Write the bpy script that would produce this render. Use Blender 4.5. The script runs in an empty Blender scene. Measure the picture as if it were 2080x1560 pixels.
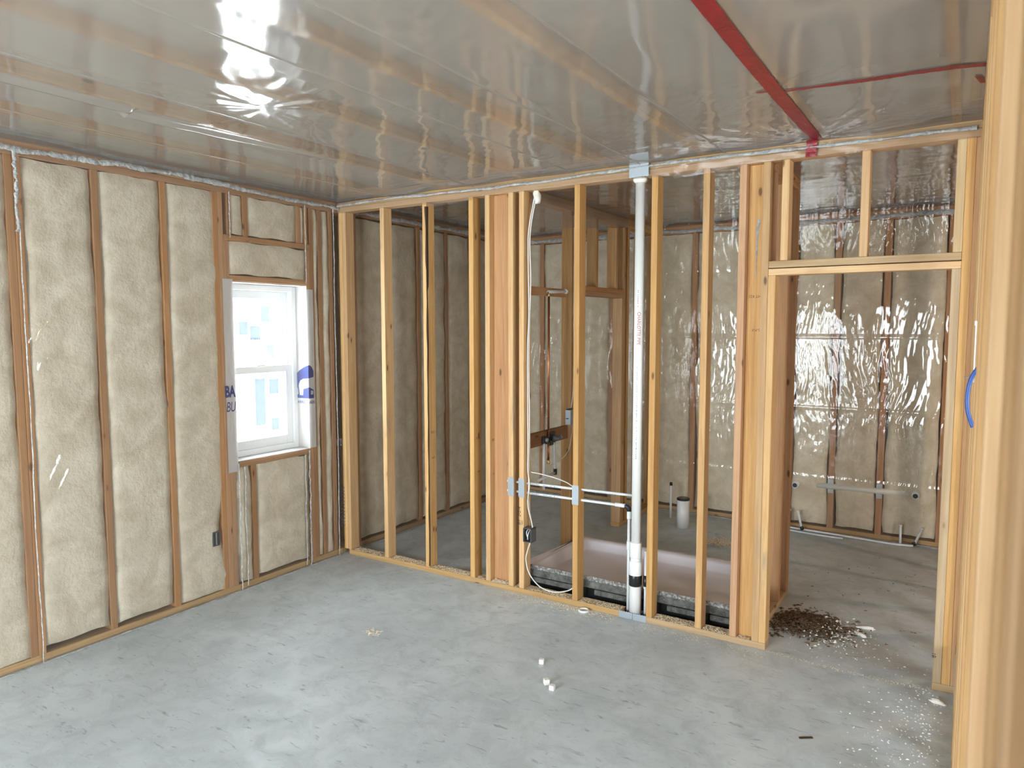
import bpy, bmesh, math, random
from mathutils import Vector, Matrix, noise as mn

# ------------------------------------------------------------------ camera, world, light, exposure
SC = bpy.context.scene
C = SC.collection
F_PX = 1455.0
YAW, PITCH, ROLL = 0.565093, -0.0801386, -0.0009
CAM = Vector((4.1716, -4.0414, 1.8133))
f_ = Vector((-math.sin(YAW) * math.cos(PITCH), math.cos(YAW) * math.cos(PITCH), math.sin(PITCH)))
r0 = Vector((math.cos(YAW), math.sin(YAW), 0)); u0 = r0.cross(f_)
r_ = math.cos(ROLL) * r0 + math.sin(ROLL) * u0; u_ = -math.sin(ROLL) * r0 + math.cos(ROLL) * u0
cd = bpy.data.cameras.new('camera'); cam = bpy.data.objects.new('camera', cd); C.objects.link(cam)
cam.matrix_world = Matrix(((r_.x, u_.x, -f_.x, CAM.x), (r_.y, u_.y, -f_.y, CAM.y), (r_.z, u_.z, -f_.z, CAM.z), (0, 0, 0, 1)))
cd.sensor_width = 36; cd.lens = F_PX * 36 / 2080; cd.clip_start = 0.01; cd.clip_end = 200
cd.dof.use_dof = True; cd.dof.focus_distance = 4.5; cd.dof.aperture_fstop = 8.0
SC.camera = cam

W = bpy.data.worlds.new('overcast_sky'); SC.world = W; W.use_nodes = True
bg = W.node_tree.nodes['Background']
bg.inputs[0].default_value = (0.86, 0.95, 1.0, 1); bg.inputs[1].default_value = 15.0

SC.view_settings.view_transform = 'Standard'; SC.view_settings.look = 'None'
SC.view_settings.gamma = 1.0; SC.view_settings.use_curve_mapping = False
SC.view_settings.exposure = 0.86
SC.cycles.max_bounces = 6; SC.cycles.diffuse_bounces = 4; SC.cycles.glossy_bounces = 2
SC.cycles.transparent_max_bounces = 14; SC.cycles.caustics_reflective = False; SC.cycles.caustics_refractive = False
SC.cycles.sample_clamp_indirect = 12.0; SC.cycles.adaptive_threshold = 0.1

def portal(name, loc, rot, sx, sy):
    l = bpy.data.lights.new(name, 'AREA'); l.shape = 'RECTANGLE'; l.size = sx; l.size_y = sy
    l.cycles.is_portal = True
    o = bpy.data.objects.new(name, l); C.objects.link(o); o.location = loc; o.rotation_euler = rot
YR = -6.6                                                    # rear wall of the bedroom
portal('daylight_window', (-0.24, -0.65, 1.505), (0, -math.pi / 2, 0), 1.23, 0.66)
portal('daylight_patio', (1.625, YR - 0.13, 1.1), (math.pi / 2, 0, 0), 2.95, 2.2)
portal('daylight_side', (7.73, -3.4, 1.45), (0, math.pi / 2, 0), 1.7, 2.2)

# ------------------------------------------------------------------ helpers
HC = 2.770            # ceiling poly
ST = 2.692            # underside of top plate
T = 0.0381; D = 0.0889
rnd = random.Random(7)

def nz(x, y, z=0.0): return mn.noise(Vector((x, y, z)))

def tag(o, label, cat=None, group=None, kind=None):
    o['label'] = label
    if cat: o['category'] = cat
    if group: o['group'] = group
    if kind: o['kind'] = kind
    return o

def empty(name, loc=(0, 0, 0)):
    o = bpy.data.objects.new(name, None); C.objects.link(o); o.location = loc; o.empty_display_size = 0.05
    return o

def link_mesh(name, me, mat, parent=None, smooth=False):
    o = bpy.data.objects.new(name, me); C.objects.link(o)
    if mat is not None and not me.materials: me.materials.append(mat)
    if parent is not None: o.parent = parent
    if smooth:
        for p in me.polygons: p.use_smooth = True
    return o

def from_bm(name, bm, mat, parent=None, smooth=False):
    me = bpy.data.meshes.new(name); bm.normal_update(); bm.to_mesh(me); bm.free()
    return link_mesh(name, me, mat, parent, smooth)

def pydata(name, v, f, mat, parent=None, smooth=False):
    me = bpy.data.meshes.new(name); me.from_pydata(v, [], f); me.update()
    return link_mesh(name, me, mat, parent, smooth)

def bm_box(bm, lo, hi, bevel=0.0):
    vs = [bm.verts.new((x, y, z)) for z in (lo[2], hi[2]) for y in (lo[1], hi[1]) for x in (lo[0], hi[0])]
    fs = [bm.faces.new([vs[i] for i in q]) for q in ((0, 2, 3, 1), (4, 5, 7, 6), (0, 1, 5, 4), (2, 6, 7, 3), (0, 4, 6, 2), (1, 3, 7, 5))]
    if bevel:
        es = list({e for f in fs for e in f.edges})
        bmesh.ops.bevel(bm, geom=es, offset=bevel, segments=2, affect='EDGES', profile=0.5)

def box(name, lo, hi, mat, parent=None, bevel=0.0):
    bm = bmesh.new(); bm_box(bm, lo, hi, bevel)
    return from_bm(name, bm, mat, parent)

_lumber = {}
def lumber(name, lo, hi, axis, mat, parent=None, seed=None):
    """a timber member; its mesh runs along local Z so the grain follows the length"""
    sz = [hi[i] - lo[i] for i in range(3)]
    if axis == 'z': d = (sz[0], sz[1], sz[2]); rot = (0, 0, 0)
    elif axis == 'x': d = (sz[2], sz[1], sz[0]); rot = (0, math.pi / 2, 0)
    else: d = (sz[0], sz[2], sz[1]); rot = (-math.pi / 2, 0, 0)
    key = (tuple(round(q, 4) for q in d), mat.name)
    me = _lumber.get(key)
    if me is None:
        bm = bmesh.new(); bm_box(bm, (-d[0] / 2, -d[1] / 2, -d[2] / 2), (d[0] / 2, d[1] / 2, d[2] / 2), 0.0028)
        me = bpy.data.meshes.new('lumber'); bm.to_mesh(me); bm.free(); me.materials.append(mat); _lumber[key] = me
    o = bpy.data.objects.new(name, me); C.objects.link(o)
    o.location = [(lo[i] + hi[i]) / 2 for i in range(3)]; o.rotation_euler = rot
    if parent is not None: o.parent = parent
    return o

def tube_pts(pts, r, seg=12, cap=True, bm=None):
    """sweep a circle along points; r may be a number or a list"""
    bm = bm or bmesh.new()
    pts = [Vector(p) for p in pts]; n = len(pts)
    rr = r if isinstance(r, (list, tuple)) else [r] * n
    t0 = (pts[1] - pts[0]).normalized()
    a = Vector((0, 0, 1)) if abs(t0.z) < 0.9 else Vector((1, 0, 0))
    nrm = t0.cross(a).normalized(); rings = []
    for i in range(n):
        t = (pts[min(i + 1, n - 1)] - pts[max(i - 1, 0)])
        t = t.normalized() if t.length > 1e-9 else t0
        nrm = (nrm - t * nrm.dot(t))
        nrm = nrm.normalized() if nrm.length > 1e-6 else t.orthogonal().normalized()
        b = t.cross(nrm)
        rings.append([bm.verts.new(pts[i] + rr[i] * (math.cos(2 * math.pi * k / seg) * nrm + math.sin(2 * math.pi * k / seg) * b)) for k in range(seg)])
    for i in range(n - 1):
        for k in range(seg):
            f = bm.faces.new((rings[i][k], rings[i][(k + 1) % seg], rings[i + 1][(k + 1) % seg], rings[i + 1][k])); f.smooth = True
    if cap:
        bm.faces.new(rings[0][::-1]); bm.faces.new(rings[-1])
    return bm

def smooth_path(pts, n=8):
    P = [Vector(p) for p in pts]; out = []
    for i in range(len(P) - 1):
        p0 = P[max(i - 1, 0)]; p1 = P[i]; p2 = P[i + 1]; p3 = P[min(i + 2, len(P) - 1)]
        for k in range(n):
            t = k / n
            out.append(0.5 * ((2 * p1) + (p2 - p0) * t + (2 * p0 - 5 * p1 + 4 * p2 - p3) * t * t + (3 * p1 - p0 - 3 * p2 + p3) * t ** 3))
    out.append(P[-1]); return out

def tube(name, pts, r, mat, parent=None, seg=12):
    return from_bm(name, tube_pts(pts, r, seg), mat, parent)

def lathe(name, prof, base, mat, parent=None, seg=24, axis='z'):
    """revolve (radius, height) pairs about an axis through base"""
    bm = bmesh.new(); rings = []
    for r, h in prof:
        ring = []
        for k in range(seg):
            a = 2 * math.pi * k / seg; c, s = r * math.cos(a), r * math.sin(a)
            v = (c, s, h) if axis == 'z' else ((h, c, s) if axis == 'x' else (c, h, s))
            ring.append(bm.verts.new((base[0] + v[0], base[1] + v[1], base[2] + v[2])))
        rings.append(ring)
    for i in range(len(rings) - 1):
        for k in range(seg):
            f = bm.faces.new((rings[i][k], rings[i][(k + 1) % seg], rings[i + 1][(k + 1) % seg], rings[i + 1][k])); f.smooth = True
    bm.faces.new(rings[0][::-1]); bm.faces.new(rings[-1])
    bmesh.ops.recalc_face_normals(bm, faces=bm.faces)
    return from_bm(name, bm, mat, parent)

def ticks(name, n, size, gap, mat, loc, right, up, parent, seed=1):
    """a run of illegible small print: short strokes along 'right'"""
    R = Vector(right).normalized(); U = Vector(up).normalized(); NN = R.cross(U); v, f = [], []; q = random.Random(seed); p = Vector(loc)
    for i in range(n):
        if q.random() < 0.18: continue
        w = gap * q.uniform(0.25, 0.65); h = size * q.uniform(0.6, 1.0); a = p + R * gap * i; k = len(v)
        v += [a, a + R * w, a + R * w + U * h, a + U * h]; f.append((k, k + 1, k + 2, k + 3))
    o = pydata(name, v, f, mat); bpy.context.view_layer.update()
    o.parent = parent; o.matrix_parent_inverse = parent.matrix_world.inverted(); o['kind'] = 'stuff'; return o

def text(name, body, size, mat, loc, right, up, parent=None, sx=1.0, align='LEFT', bold=0.0, shear=0.0):
    cu = bpy.data.curves.new(name, 'FONT'); cu.body = body; cu.size = size; cu.extrude = 0.0002; cu.align_x = align
    cu.offset = bold; cu.shear = shear
    cu.materials.append(mat)
    o = bpy.data.objects.new(name, cu); C.objects.link(o)
    R = Vector(right).normalized(); U = Vector(up).normalized(); N = R.cross(U)
    m = Matrix(((R.x * sx, U.x, N.x, loc[0]), (R.y * sx, U.y, N.y, loc[1]), (R.z * sx, U.z, N.z, loc[2]), (0, 0, 0, 1)))
    o.matrix_world = m
    bpy.context.view_layer.update()
    me = bpy.data.meshes.new_from_object(o.evaluated_get(bpy.context.evaluated_depsgraph_get()))
    bpy.data.objects.remove(o); bpy.data.curves.remove(cu)
    o = bpy.data.objects.new(name, me); C.objects.link(o); o.matrix_world = m
    if not me.materials: me.materials.append(mat)
    if parent is not None:
        bpy.context.view_layer.update()
        o.parent = parent; o.matrix_parent_inverse = parent.matrix_world.inverted()
    return o

# ------------------------------------------------------------------ materials
class N:
    def __init__(s, name):
        s.m = bpy.data.materials.new(name); s.m.use_nodes = True; s.t = s.m.node_tree
        s.t.nodes.clear(); s.out = s.t.nodes.new('ShaderNodeOutputMaterial')
    def n(s, typ, **kw):
        nd = s.t.nodes.new('ShaderNode' + typ)
        for k, v in kw.items(): setattr(nd, k, v)
        return nd
    def l(s, a, b): s.t.links.new(a, b)
    def set(s, sock, v):
        if hasattr(v, 'node'): s.l(v, sock)
        else: sock.default_value = v
    def math(s, op, a, b=None, clamp=False):
        nd = s.n('Math', operation=op, use_clamp=clamp); s.set(nd.inputs[0], a)
        if b is not None: s.set(nd.inputs[1], b)
        return nd.outputs[0]
    def mix(s, fac, a, b):
        nd = s.n('Mix', data_type='RGBA'); s.set(nd.inputs[0], fac); s.set(nd.inputs[6], a); s.set(nd.inputs[7], b)
        return nd.outputs[2]
    def noise(s, vec, scale, detail=3, rough=0.5, dist=0.0):
        nd = s.n('TexNoise'); s.l(vec, nd.inputs['Vector']); nd.inputs['Scale'].default_value = scale
        nd.inputs['Detail'].default_value = detail; nd.inputs['Roughness'].default_value = rough; nd.inputs['Distortion'].default_value = dist
        return nd.outputs[0]
    def scale(s, vec, xyz, off=None, rot=None):
        nd = s.n('Mapping'); s.l(vec, nd.inputs['Vector']); nd.inputs['Scale'].default_value = xyz
        if off is not None: s.set(nd.inputs['Location'], off)
        if rot is not None: nd.inputs['Rotation'].default_value = rot
        return nd.outputs[0]
    def ramp(s, fac, stops):
        nd = s.n('ValToRGB'); s.l(fac, nd.inputs[0]); e = nd.color_ramp.elements
        while len(e) < len(stops): e.new(0.5)
        for q, (p, c) in zip(e, stops):
            q.position = p; q.color = c if len(c) == 4 else (*c, 1)
        return nd.outputs[0]
    def rng(s, v, a, b, c=0.0, d=1.0):
        nd = s.n('MapRange'); nd.clamp = True; s.set(nd.inputs[0], v)
        for i, q in enumerate((a, b, c, d)): nd.inputs[i + 1].default_value = q
        return nd.outputs[0]
    def bump(s, h, strength=0.3, dist=0.01):
        nd = s.n('Bump'); s.l(h, nd.inputs['Height']); nd.inputs['Strength'].default_value = strength; nd.inputs['Distance'].default_value = dist
        return nd.outputs[0]
    def principled(s, color, rough=0.6, normal=None, **kw):
        b = s.n('BsdfPrincipled'); s.set(b.inputs['Base Color'], color); s.set(b.inputs['Roughness'], rough)
        if normal is not None: s.l(normal, b.inputs['Normal'])
        for k, v in kw.items(): s.set(b.inputs[k.replace('_', ' ')], v)
        s.l(b.outputs[0], s.out.inputs[0]); return b

def rgb(r, g, b):
    q = lambda v: ((v / 255) / 12.92 if v / 255 <= 0.04045 else ((v / 255 + 0.055) / 1.055) ** 2.4)
    return (q(r), q(g), q(b), 1)

def plain(name, col, rough=0.5, metal=0.0, spec=0.5):
    g = N(name); g.principled(col, rough, Metallic=metal); return g.m

def wood(name, light, dark, stain=0.25, grime=(0.20, 0.18, 0.15, 1), knots=1.0):
    g = N(name); tc = g.n('TexCoord').outputs['Object']; oi = g.n('ObjectInfo')
    off = g.n('CombineXYZ'); rr = oi.outputs['Random']
    g.l(g.math('MULTIPLY', rr, 37.0), off.inputs[0]); g.l(g.math('MULTIPLY', rr, 91.0), off.inputs[1]); g.l(g.math('MULTIPLY', rr, 53.0), off.inputs[2])
    v = g.n('VectorMath', operation='ADD'); g.l(tc, v.inputs[0]); g.l(off.outputs[0], v.inputs[1]); v = v.outputs[0]
    warp = g.noise(g.scale(v, (3, 3, 1.5)), 1.0, 2)
    grain = g.noise(g.scale(v, (26, 26, 0.9)), 1.6, 4, 0.6, 1.2)
    fine = g.noise(g.scale(v, (120, 120, 2.5)), 1.0, 2, 0.6)
    f1 = g.rng(g.math('ADD', g.math('MULTIPLY', grain, 0.8), g.math('MULTIPLY', fine, 0.35)), 0.38, 0.75)
    col = g.mix(f1, light, dark)
    # knots, drawn round along the board
    vo = g.n('TexVoronoi'); vo.feature = 'F1'; g.l(g.scale(v, (9, 9, 3.3)), vo.inputs['Vector']); vo.inputs['Scale'].default_value = 1.0
    kd = g.math('ADD', vo.outputs['Distance'], g.math('MULTIPLY', g.math('SUBTRACT', fine, 0.5), 0.06))
    k = g.rng(kd, 0.055, 0.10, 1.0, 0.0)
    halo = g.rng(kd, 0.07, 0.26, 1.0, 0.0)
    col = g.mix(g.math('MULTIPLY', halo, 0.45 * knots), col, dark)
    col = g.mix(g.math('MULTIPLY', k, 0.85 * knots), col, (0.10, 0.045, 0.018, 1))
    # weather stain
    s1 = g.noise(g.scale(v, (7, 7, 1.3)), 1.3, 4, 0.65)
    sm = g.math('MULTIPLY', g.rng(s1, 0.56, 0.72), g.math('MULTIPLY', g.rng(g.math('FRACT', g.math('MULTIPLY', rr, 7.13)), 0.3, 1.0), stain))
    col = g.mix(sm, col, grime)
    # board to board tone
    hs = g.n('HueSaturation'); g.l(col, hs.inputs['Color'])
    g.l(g.rng(g.math('FRACT', g.math('MULTIPLY', rr, 13.7)), 0, 1, 0.86, 1.12), hs.inputs['Value'])
    g.l(g.rng(g.math('FRACT', g.math('MULTIPLY', rr, 5.9)), 0, 1, 0.88, 1.06), hs.inputs['Saturation'])
    g.principled(hs.outputs[0], 0.68)
    return g.m

def fiberglass(name, light, dark, scale=1.0):
    g = N(name); v = g.n('TexCoord').outputs['Object']
    a = g.noise(v, 7.0 * scale, 3, 0.62, 0.6); b = g.noise(v, 45.0 * scale, 2, 0.7)
    col = g.mix(g.rng(a, 0.36, 0.66), light, dark)
    col = g.mix(g.math('MULTIPLY', g.rng(b, 0.5, 0.75), 0.35), col, dark)
    g.principled(col, 0.95, g.bump(b, 0.35, 0.015)); return g.m

def schlick(g, ior):
    lw = g.n('LayerWeight'); lw.inputs[0].default_value = 0.5; f0 = ((ior - 1) / (ior + 1)) ** 2
    p = g.math('POWER', lw.outputs['Facing'], 5.0); f = g.math('ADD', g.math('MULTIPLY', p, 1 - f0), f0)
    return g.math('DIVIDE', g.math('MULTIPLY', f, 2.0), g.math('ADD', f, 1.0))        # both faces of the film

def poly(name, milk=0.10, tint=(0.86, 0.84, 0.80, 1), ior=1.5, rough=0.07, milkcol=(0.66, 0.62, 0.57, 1), gloss=1.0):
    g = N(name)
    tr = g.n('BsdfTransparent'); tr.inputs[0].default_value = tint
    df = g.n('BsdfDiffuse'); df.inputs[0].default_value = milkcol
    tl = g.n('BsdfTranslucent'); tl.inputs[0].default_value = milkcol
    mm = g.n('MixShader'); mm.inputs[0].default_value = 0.4; g.l(df.outputs[0], mm.inputs[1]); g.l(tl.outputs[0], mm.inputs[2])
    m1 = g.n('MixShader'); m1.inputs[0].default_value = milk; g.l(tr.outputs[0], m1.inputs[1]); g.l(mm.outputs[0], m1.inputs[2])
    gl = g.n('BsdfGlossy'); gl.inputs['Roughness'].default_value = rough
    fac = g.math('MULTIPLY', schlick(g, ior), gloss, clamp=True)
    m2 = g.n('MixShader'); g.l(fac, m2.inputs[0]); g.l(m1.outputs[0], m2.inputs[1]); g.l(gl.outputs[0], m2.inputs[2])
    g.l(m2.outputs[0], g.out.inputs[0]); return g.m

def concrete():
    g = N('concrete'); v = g.n('TexCoord').outputs['Object']
    a = g.noise(v, 0.8, 4, 0.6, 0.5); b = g.noise(v, 6.5, 4, 0.7, 0.6)
    tw = g.noise(g.scale(v, (10, 38, 1), rot=(0, 0, 0.55)), 1.0, 3, 0.7, 0.8)
    col = g.mix(g.rng(a, 0.32, 0.68), (0.45, 0.50, 0.52, 1), (0.61, 0.67, 0.69, 1))
    col = g.mix(g.math('MULTIPLY', g.rng(b, 0.42, 0.72), 0.55), col, (0.35, 0.385, 0.40, 1))
    col = g.mix(g.math('MULTIPLY', g.rng(tw, 0.60, 0.70), 0.55), col, (0.16, 0.17, 0.175, 1))
    dust = g.noise(v, 17, 3, 0.75); col = g.mix(g.math('MULTIPLY', g.rng(dust, 0.57, 0.75), 0.35), col, (0.62, 0.62, 0.60, 1))
    g.principled(col, g.rng(b, 0.3, 0.7, 0.40, 0.62), g.bump(b, 0.14, 0.012)); return g.m

M = {}
M['stud'] = wood('pine_stud', (0.60, 0.365, 0.15, 1), (0.44, 0.225, 0.075, 1), 0.35)
M['stud_pale'] = wood('pale_pine', (0.66, 0.425, 0.19, 1), (0.50, 0.265, 0.088, 1), 0.9)
M['stud_old'] = wood('weathered_pine', (0.52, 0.375, 0.205, 1), (0.38, 0.235, 0.11, 1), 0.95)
M['stud_side_dimmed'] = wood('dimmed_side_pine', (0.50, 0.305, 0.125, 1), (0.35, 0.18, 0.06, 1), 0.4)  # pine darkened to stand in for weaker light on the side wall
M['fir'] = wood('red_fir', (0.60, 0.33, 0.145, 1), (0.44, 0.205, 0.078, 1), 0.3)
M['plate'] = wood('plate_pine', (0.54, 0.36, 0.17, 1), (0.40, 0.23, 0.09, 1), 0.7)
M['wallstud'] = wood('wall_stud', (0.50, 0.265, 0.115, 1), (0.36, 0.165, 0.065, 1), 0.5)
M['shaded_wood'] = wood('shaded_block', (0.26, 0.13, 0.06, 1), (0.17, 0.08, 0.035, 1), 0.4)  # shower block: the shadow on it is put into the brown
M['batt'] = fiberglass('fiberglass', (0.73, 0.66, 0.535, 1), (0.56, 0.485, 0.365, 1))
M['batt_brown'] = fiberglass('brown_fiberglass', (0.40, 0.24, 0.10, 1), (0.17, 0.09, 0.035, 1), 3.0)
M['concrete'] = concrete()
M['sheath'] = wood('sheathing', (0.32, 0.20, 0.11, 1), (0.20, 0.12, 0.065, 1), 0.4, knots=0.0)
M['attic'] = fiberglass('attic_batts', (0.44, 0.40, 0.355, 1), (0.36, 0.325, 0.285, 1), 0.5)
M['poly_wall'] = poly('poly_wall', 0.06, (0.96, 0.955, 0.94, 1), 1.4, 0.06)
M['poly_back'] = poly('poly_back', 0.07, (0.95, 0.925, 0.88, 1), 1.36, 0.035)
M['poly_ceil'] = poly('poly_ceiling', 0.42, (0.88, 0.86, 0.83, 1), 1.4, 0.085, (0.60, 0.555, 0.51, 1), 0.62)
M['poly_bath'] = poly('poly_bath', 0.35, (0.88, 0.84, 0.80, 1), 1.35, 0.10, (0.62, 0.55, 0.50, 1))
M['poly_strip'] = poly('poly_strip', 0.12, (0.93, 0.91, 0.89, 1), 1.4, 0.08)
M['pvc'] = plain('white_pvc', (0.78, 0.78, 0.76, 1), 0.32)
M['pvc_dirty'] = plain('scuffed_pvc', (0.66, 0.65, 0.63, 1), 0.45)
M['pex'] = plain('white_pex', (0.72, 0.74, 0.76, 1), 0.3)
M['vinyl'] = plain('white_vinyl', (0.80, 0.82, 0.83, 1), 0.35)
M['blackp'] = plain('black_plastic', (0.012, 0.012, 0.013, 1), 0.3)
M['black'] = plain('black_print', (0.015, 0.015, 0.02, 1), 0.8)
M['ink_red'] = plain('red_print', (0.35, 0.05, 0.05, 1), 0.8)
M['ink_brown'] = plain('brown_stamp', (0.14, 0.06, 0.025, 1), 0.8)
M['steel'] = plain('galvanised_steel', (0.34, 0.38, 0.41, 1), 0.45, 0.55)
M['box'] = plain('grey_box', (0.12, 0.125, 0.13, 1), 0.5, 0.3)
M['box_dark'] = plain('box_inside', (0.02, 0.02, 0.022, 1), 0.6)
M['copper'] = plain('copper', (0.62, 0.24, 0.12, 1), 0.3, 0.9)
M['brass'] = plain('brass', (0.62, 0.42, 0.16, 1), 0.3, 0.9)
M['cable'] = plain('white_cable', (0.74, 0.72, 0.68, 1), 0.4)
M['acrylic'] = plain('white_acrylic', (0.80, 0.76, 0.80, 1), 0.14)
M['foam'] = plain('white_foam', (0.80, 0.77, 0.70, 1), 0.85)
M['blue_pex'] = plain('blue_pex', (0.006, 0.05, 0.23, 1), 0.4)
M['chip'] = plain('wood_chip', (0.74, 0.64, 0.48, 1), 0.9)
M['bark'] = plain('bark', (0.05, 0.025, 0.013, 1), 0.95)
M['dirt'] = plain('brown_shavings', (0.12, 0.075, 0.04, 1), 0.95)
M['logo_blue'] = plain('logo_blue', (0.015, 0.035, 0.20, 1), 0.7)
def m_paper(name, c, a=0.6):
    g = N(name); df = g.n('BsdfDiffuse'); df.inputs[0].default_value = c; tl = g.n('BsdfTranslucent'); tl.inputs[0].default_value = c
    mx = g.n('MixShader'); mx.inputs[0].default_value = a; g.l(df.outputs[0], mx.inputs[1]); g.l(tl.outputs[0], mx.inputs[2]); g.l(mx.outputs[0], g.out.inputs[0]); return g.m
M['paper'] = m_paper('sticker_paper', (0.48, 0.55, 0.64, 1), 0.27)
M['ink_grey'] = m_paper('sticker_ink', (0.16, 0.21, 0.28, 1), 0.3)
M['ink_pink'] = m_paper('sticker_pink', (0.42, 0.24, 0.32, 1), 0.3)

def m_tape():
    g = N('red_tape'); v = g.n('TexCoord').outputs['Object']
    a = g.noise(g.scale(v, (10, 3, 10)), 2.0, 4, 0.6, 1.0)
    g.principled(g.mix(g.rng(a, 0.35, 0.7), (0.27, 0.006, 0.014, 1), (0.15, 0.004, 0.009, 1)), 0.38, g.bump(a, 0.5, 0.01)); return g.m
M['tape'] = m_tape()
def m_sealant():
    g = N('grey_sealant'); v = g.n('TexCoord').outputs['Object']
    a = g.noise(v, 22, 4, 0.7, 1.0); b = g.noise(v, 70, 3, 0.6)
    g.principled(g.mix(g.rng(a, 0.35, 0.65), (0.24, 0.24, 0.235, 1), (0.46, 0.455, 0.43, 1)), 0.35, g.bump(g.math('ADD', a, g.math('MULTIPLY', b, 0.5)), 0.9, 0.01)); return g.m
M['sealant'] = m_sealant()
def m_pan_under():
    g = N('pan_underside'); v = g.n('TexCoord').outputs['Object']
    a = g.noise(v, 16, 5, 0.7); b = g.noise(v, 90, 3, 0.7)
    col = g.mix(g.rng(a, 0.35, 0.7), (0.06, 0.06, 0.055, 1), (0.20, 0.20, 0.185, 1))
    g.principled(g.mix(g.math('MULTIPLY', g.rng(b, 0.62, 0.72), 0.6), col, (0.5, 0.5, 0.48, 1)), 0.9, g.bump(b, 0.6, 0.01)); return g.m
M['pan_under'] = m_pan_under()
def m_pan_edge():
    g = N('pan_rough_edge'); v = g.n('TexCoord').outputs['Object']
    b = g.noise(v, 60, 4, 0.75)
    g.principled(g.ramp(b, [(0.40, (0.12, 0.12, 0.11)), (0.52, (0.27, 0.26, 0.24)), (0.66, (0.60, 0.59, 0.57))]), 0.9, g.bump(b, 0.8, 0.01)); return g.m
M['pan_edge'] = m_pan_edge()
def m_glass():
    g = N('clear_glass'); tr = g.n('BsdfTransparent'); gl = g.n('BsdfGlossy'); gl.inputs['Roughness'].default_value = 0.01
    mx = g.n('MixShader')
    g.l(schlick(g, 1.3), mx.inputs[0]); g.l(tr.outputs[0], mx.inputs[1]); g.l(gl.outputs[0], mx.inputs[2]); g.l(mx.outputs[0], g.out.inputs[0]); return g.m
M['glass'] = m_glass()
def m_wrap():
    g = N('house_wrap'); v = g.n('TexCoord').outputs['Object']; a = g.noise(g.scale(v, (1, 1, 0.4)), 9, 4, 0.6, 1)
    df = g.n('BsdfDiffuse'); df.inputs[0].default_value = (0.72, 0.72, 0.72, 1); tl = g.n('BsdfTranslucent'); tl.inputs[0].default_value = (0.7, 0.72, 0.74, 1)
    nr = g.bump(a, 0.4, 0.03); g.l(nr, df.inputs['Normal']); mx = g.n('MixShader'); mx.inputs[0].default_value = 0.3
    g.l(df.outputs[0], mx.inputs[1]); g.l(tl.outputs[0], mx.inputs[2]); g.l(mx.outputs[0], g.out.inputs[0]); return g.m
M['wrap'] = m_wrap()

# ------------------------------------------------------------------ the setting: floor, ceiling backing, outer walls
YB = 2.70      # bathroom back wall (poly face)
XR = 4.190     # right wall (stud face)
fl = box('floor', (-0.3, YR - 0.2, -0.12), (7.8, YB + 0.3, 0.0), M['concrete'])
tag(fl, 'grey trowelled concrete slab floor', 'floor', kind='structure')
ce = box('ceiling', (-0.3, YR - 0.2, 2.83), (7.8, YB + 0.3, 2.90), M['attic'])
tag(ce, 'greyish insulated ceiling showing through clear plastic', 'ceiling', kind='structure')
for x in (0.45, 1.05, 1.675, 2.272, 2.876, 3.485, 4.09):
    lumber('truss_chord', (x - T / 2, YR, 2.778), (x + T / 2, YB, 2.83), 'y', M['stud_pale'], ce)

WINY0, WINY1, WINZ0, WINZ1 = -0.98, -0.32, 0.89, 2.12
wl = empty('wall_left'); tag(wl, 'insulated exterior stud wall with one small window', 'wall', kind='structure')
XS = -0.14
for lo, hi in (((XS - 0.012, YR, 0), (XS, WINY0, 2.83)), ((XS - 0.012, WINY1, 0), (XS, YB + 0.2, 2.83)),
               ((XS - 0.012, WINY0, 0), (XS, WINY1, WINZ0)), ((XS - 0.012, WINY0, WINZ1), (XS, WINY1, 2.83))):
    box('sheathing', lo, hi, M['sheath'], wl)
for y0, y1 in ((YR, -3.0), (-3.0, -0.005), (0.0, YB)):
    lumber('bottom_plate', (XS, y0, 0), (0, y1, T), 'y', M['plate'], wl)
    lumber('top_plate', (XS, y0, ST), (0, y1, ST + T), 'y', M['wallstud'], wl)
    lumber('top_plate', (XS, y0, ST + T + 0.001), (0, y1, ST + 2 * T), 'y', M['wallstud'], wl)
def lstud(y0, y1, z0=T, z1=ST, m='wallstud'): return lumber('stud', (XS, y0, z0), (0, y1, z1), 'z', M[m], wl)
y = -2.61
while y > YR + 0.1: lstud(y - T, y); y -= 0.4064
lstud(-2.285, -2.247); lstud(-2.246, -2.208); lstud(-1.855, -1.817); lstud(-1.45, -1.412)
lstud(-1.095, -1.057); lstud(-1.056, -1.018, m='fir'); lstud(-1.017, -0.980, T, 2.385); lstud(-0.32, -0.283, T, 2.385); lstud(-0.282, -0.245); lstud(-0.20, -0.162); lstud(-0.09, -0.052)
lstud(-0.85, -0.812, T, WINZ0 - T)                                             # cripple below the sill
lumber('sill', (XS, -0.98, WINZ0 - T), (0, -0.32, WINZ0), 'y', M['wallstud'], wl)
lumber('header', (XS, -0.98, WINZ1), (0, -0.32, WINZ1 + T), 'y', M['wallstud'], wl)
lumber('header', (XS, -1.017, 2.385), (0, -0.283, 2.385 + T), 'y', M['wallstud'], wl)
lstud(-0.985, -0.955, 2.385 + T, ST); lstud(-0.86, -0.822, 2.385 + T, ST); lstud(-0.40, -0.362, 2.385 + T, ST); lstud(-0.33, -0.30, 2.385 + T, ST)
for yy in (0.165, 0.56, 0.96, 1.37, 1.77, 2.18, 2.60): lstud(yy, yy + T)

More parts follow.
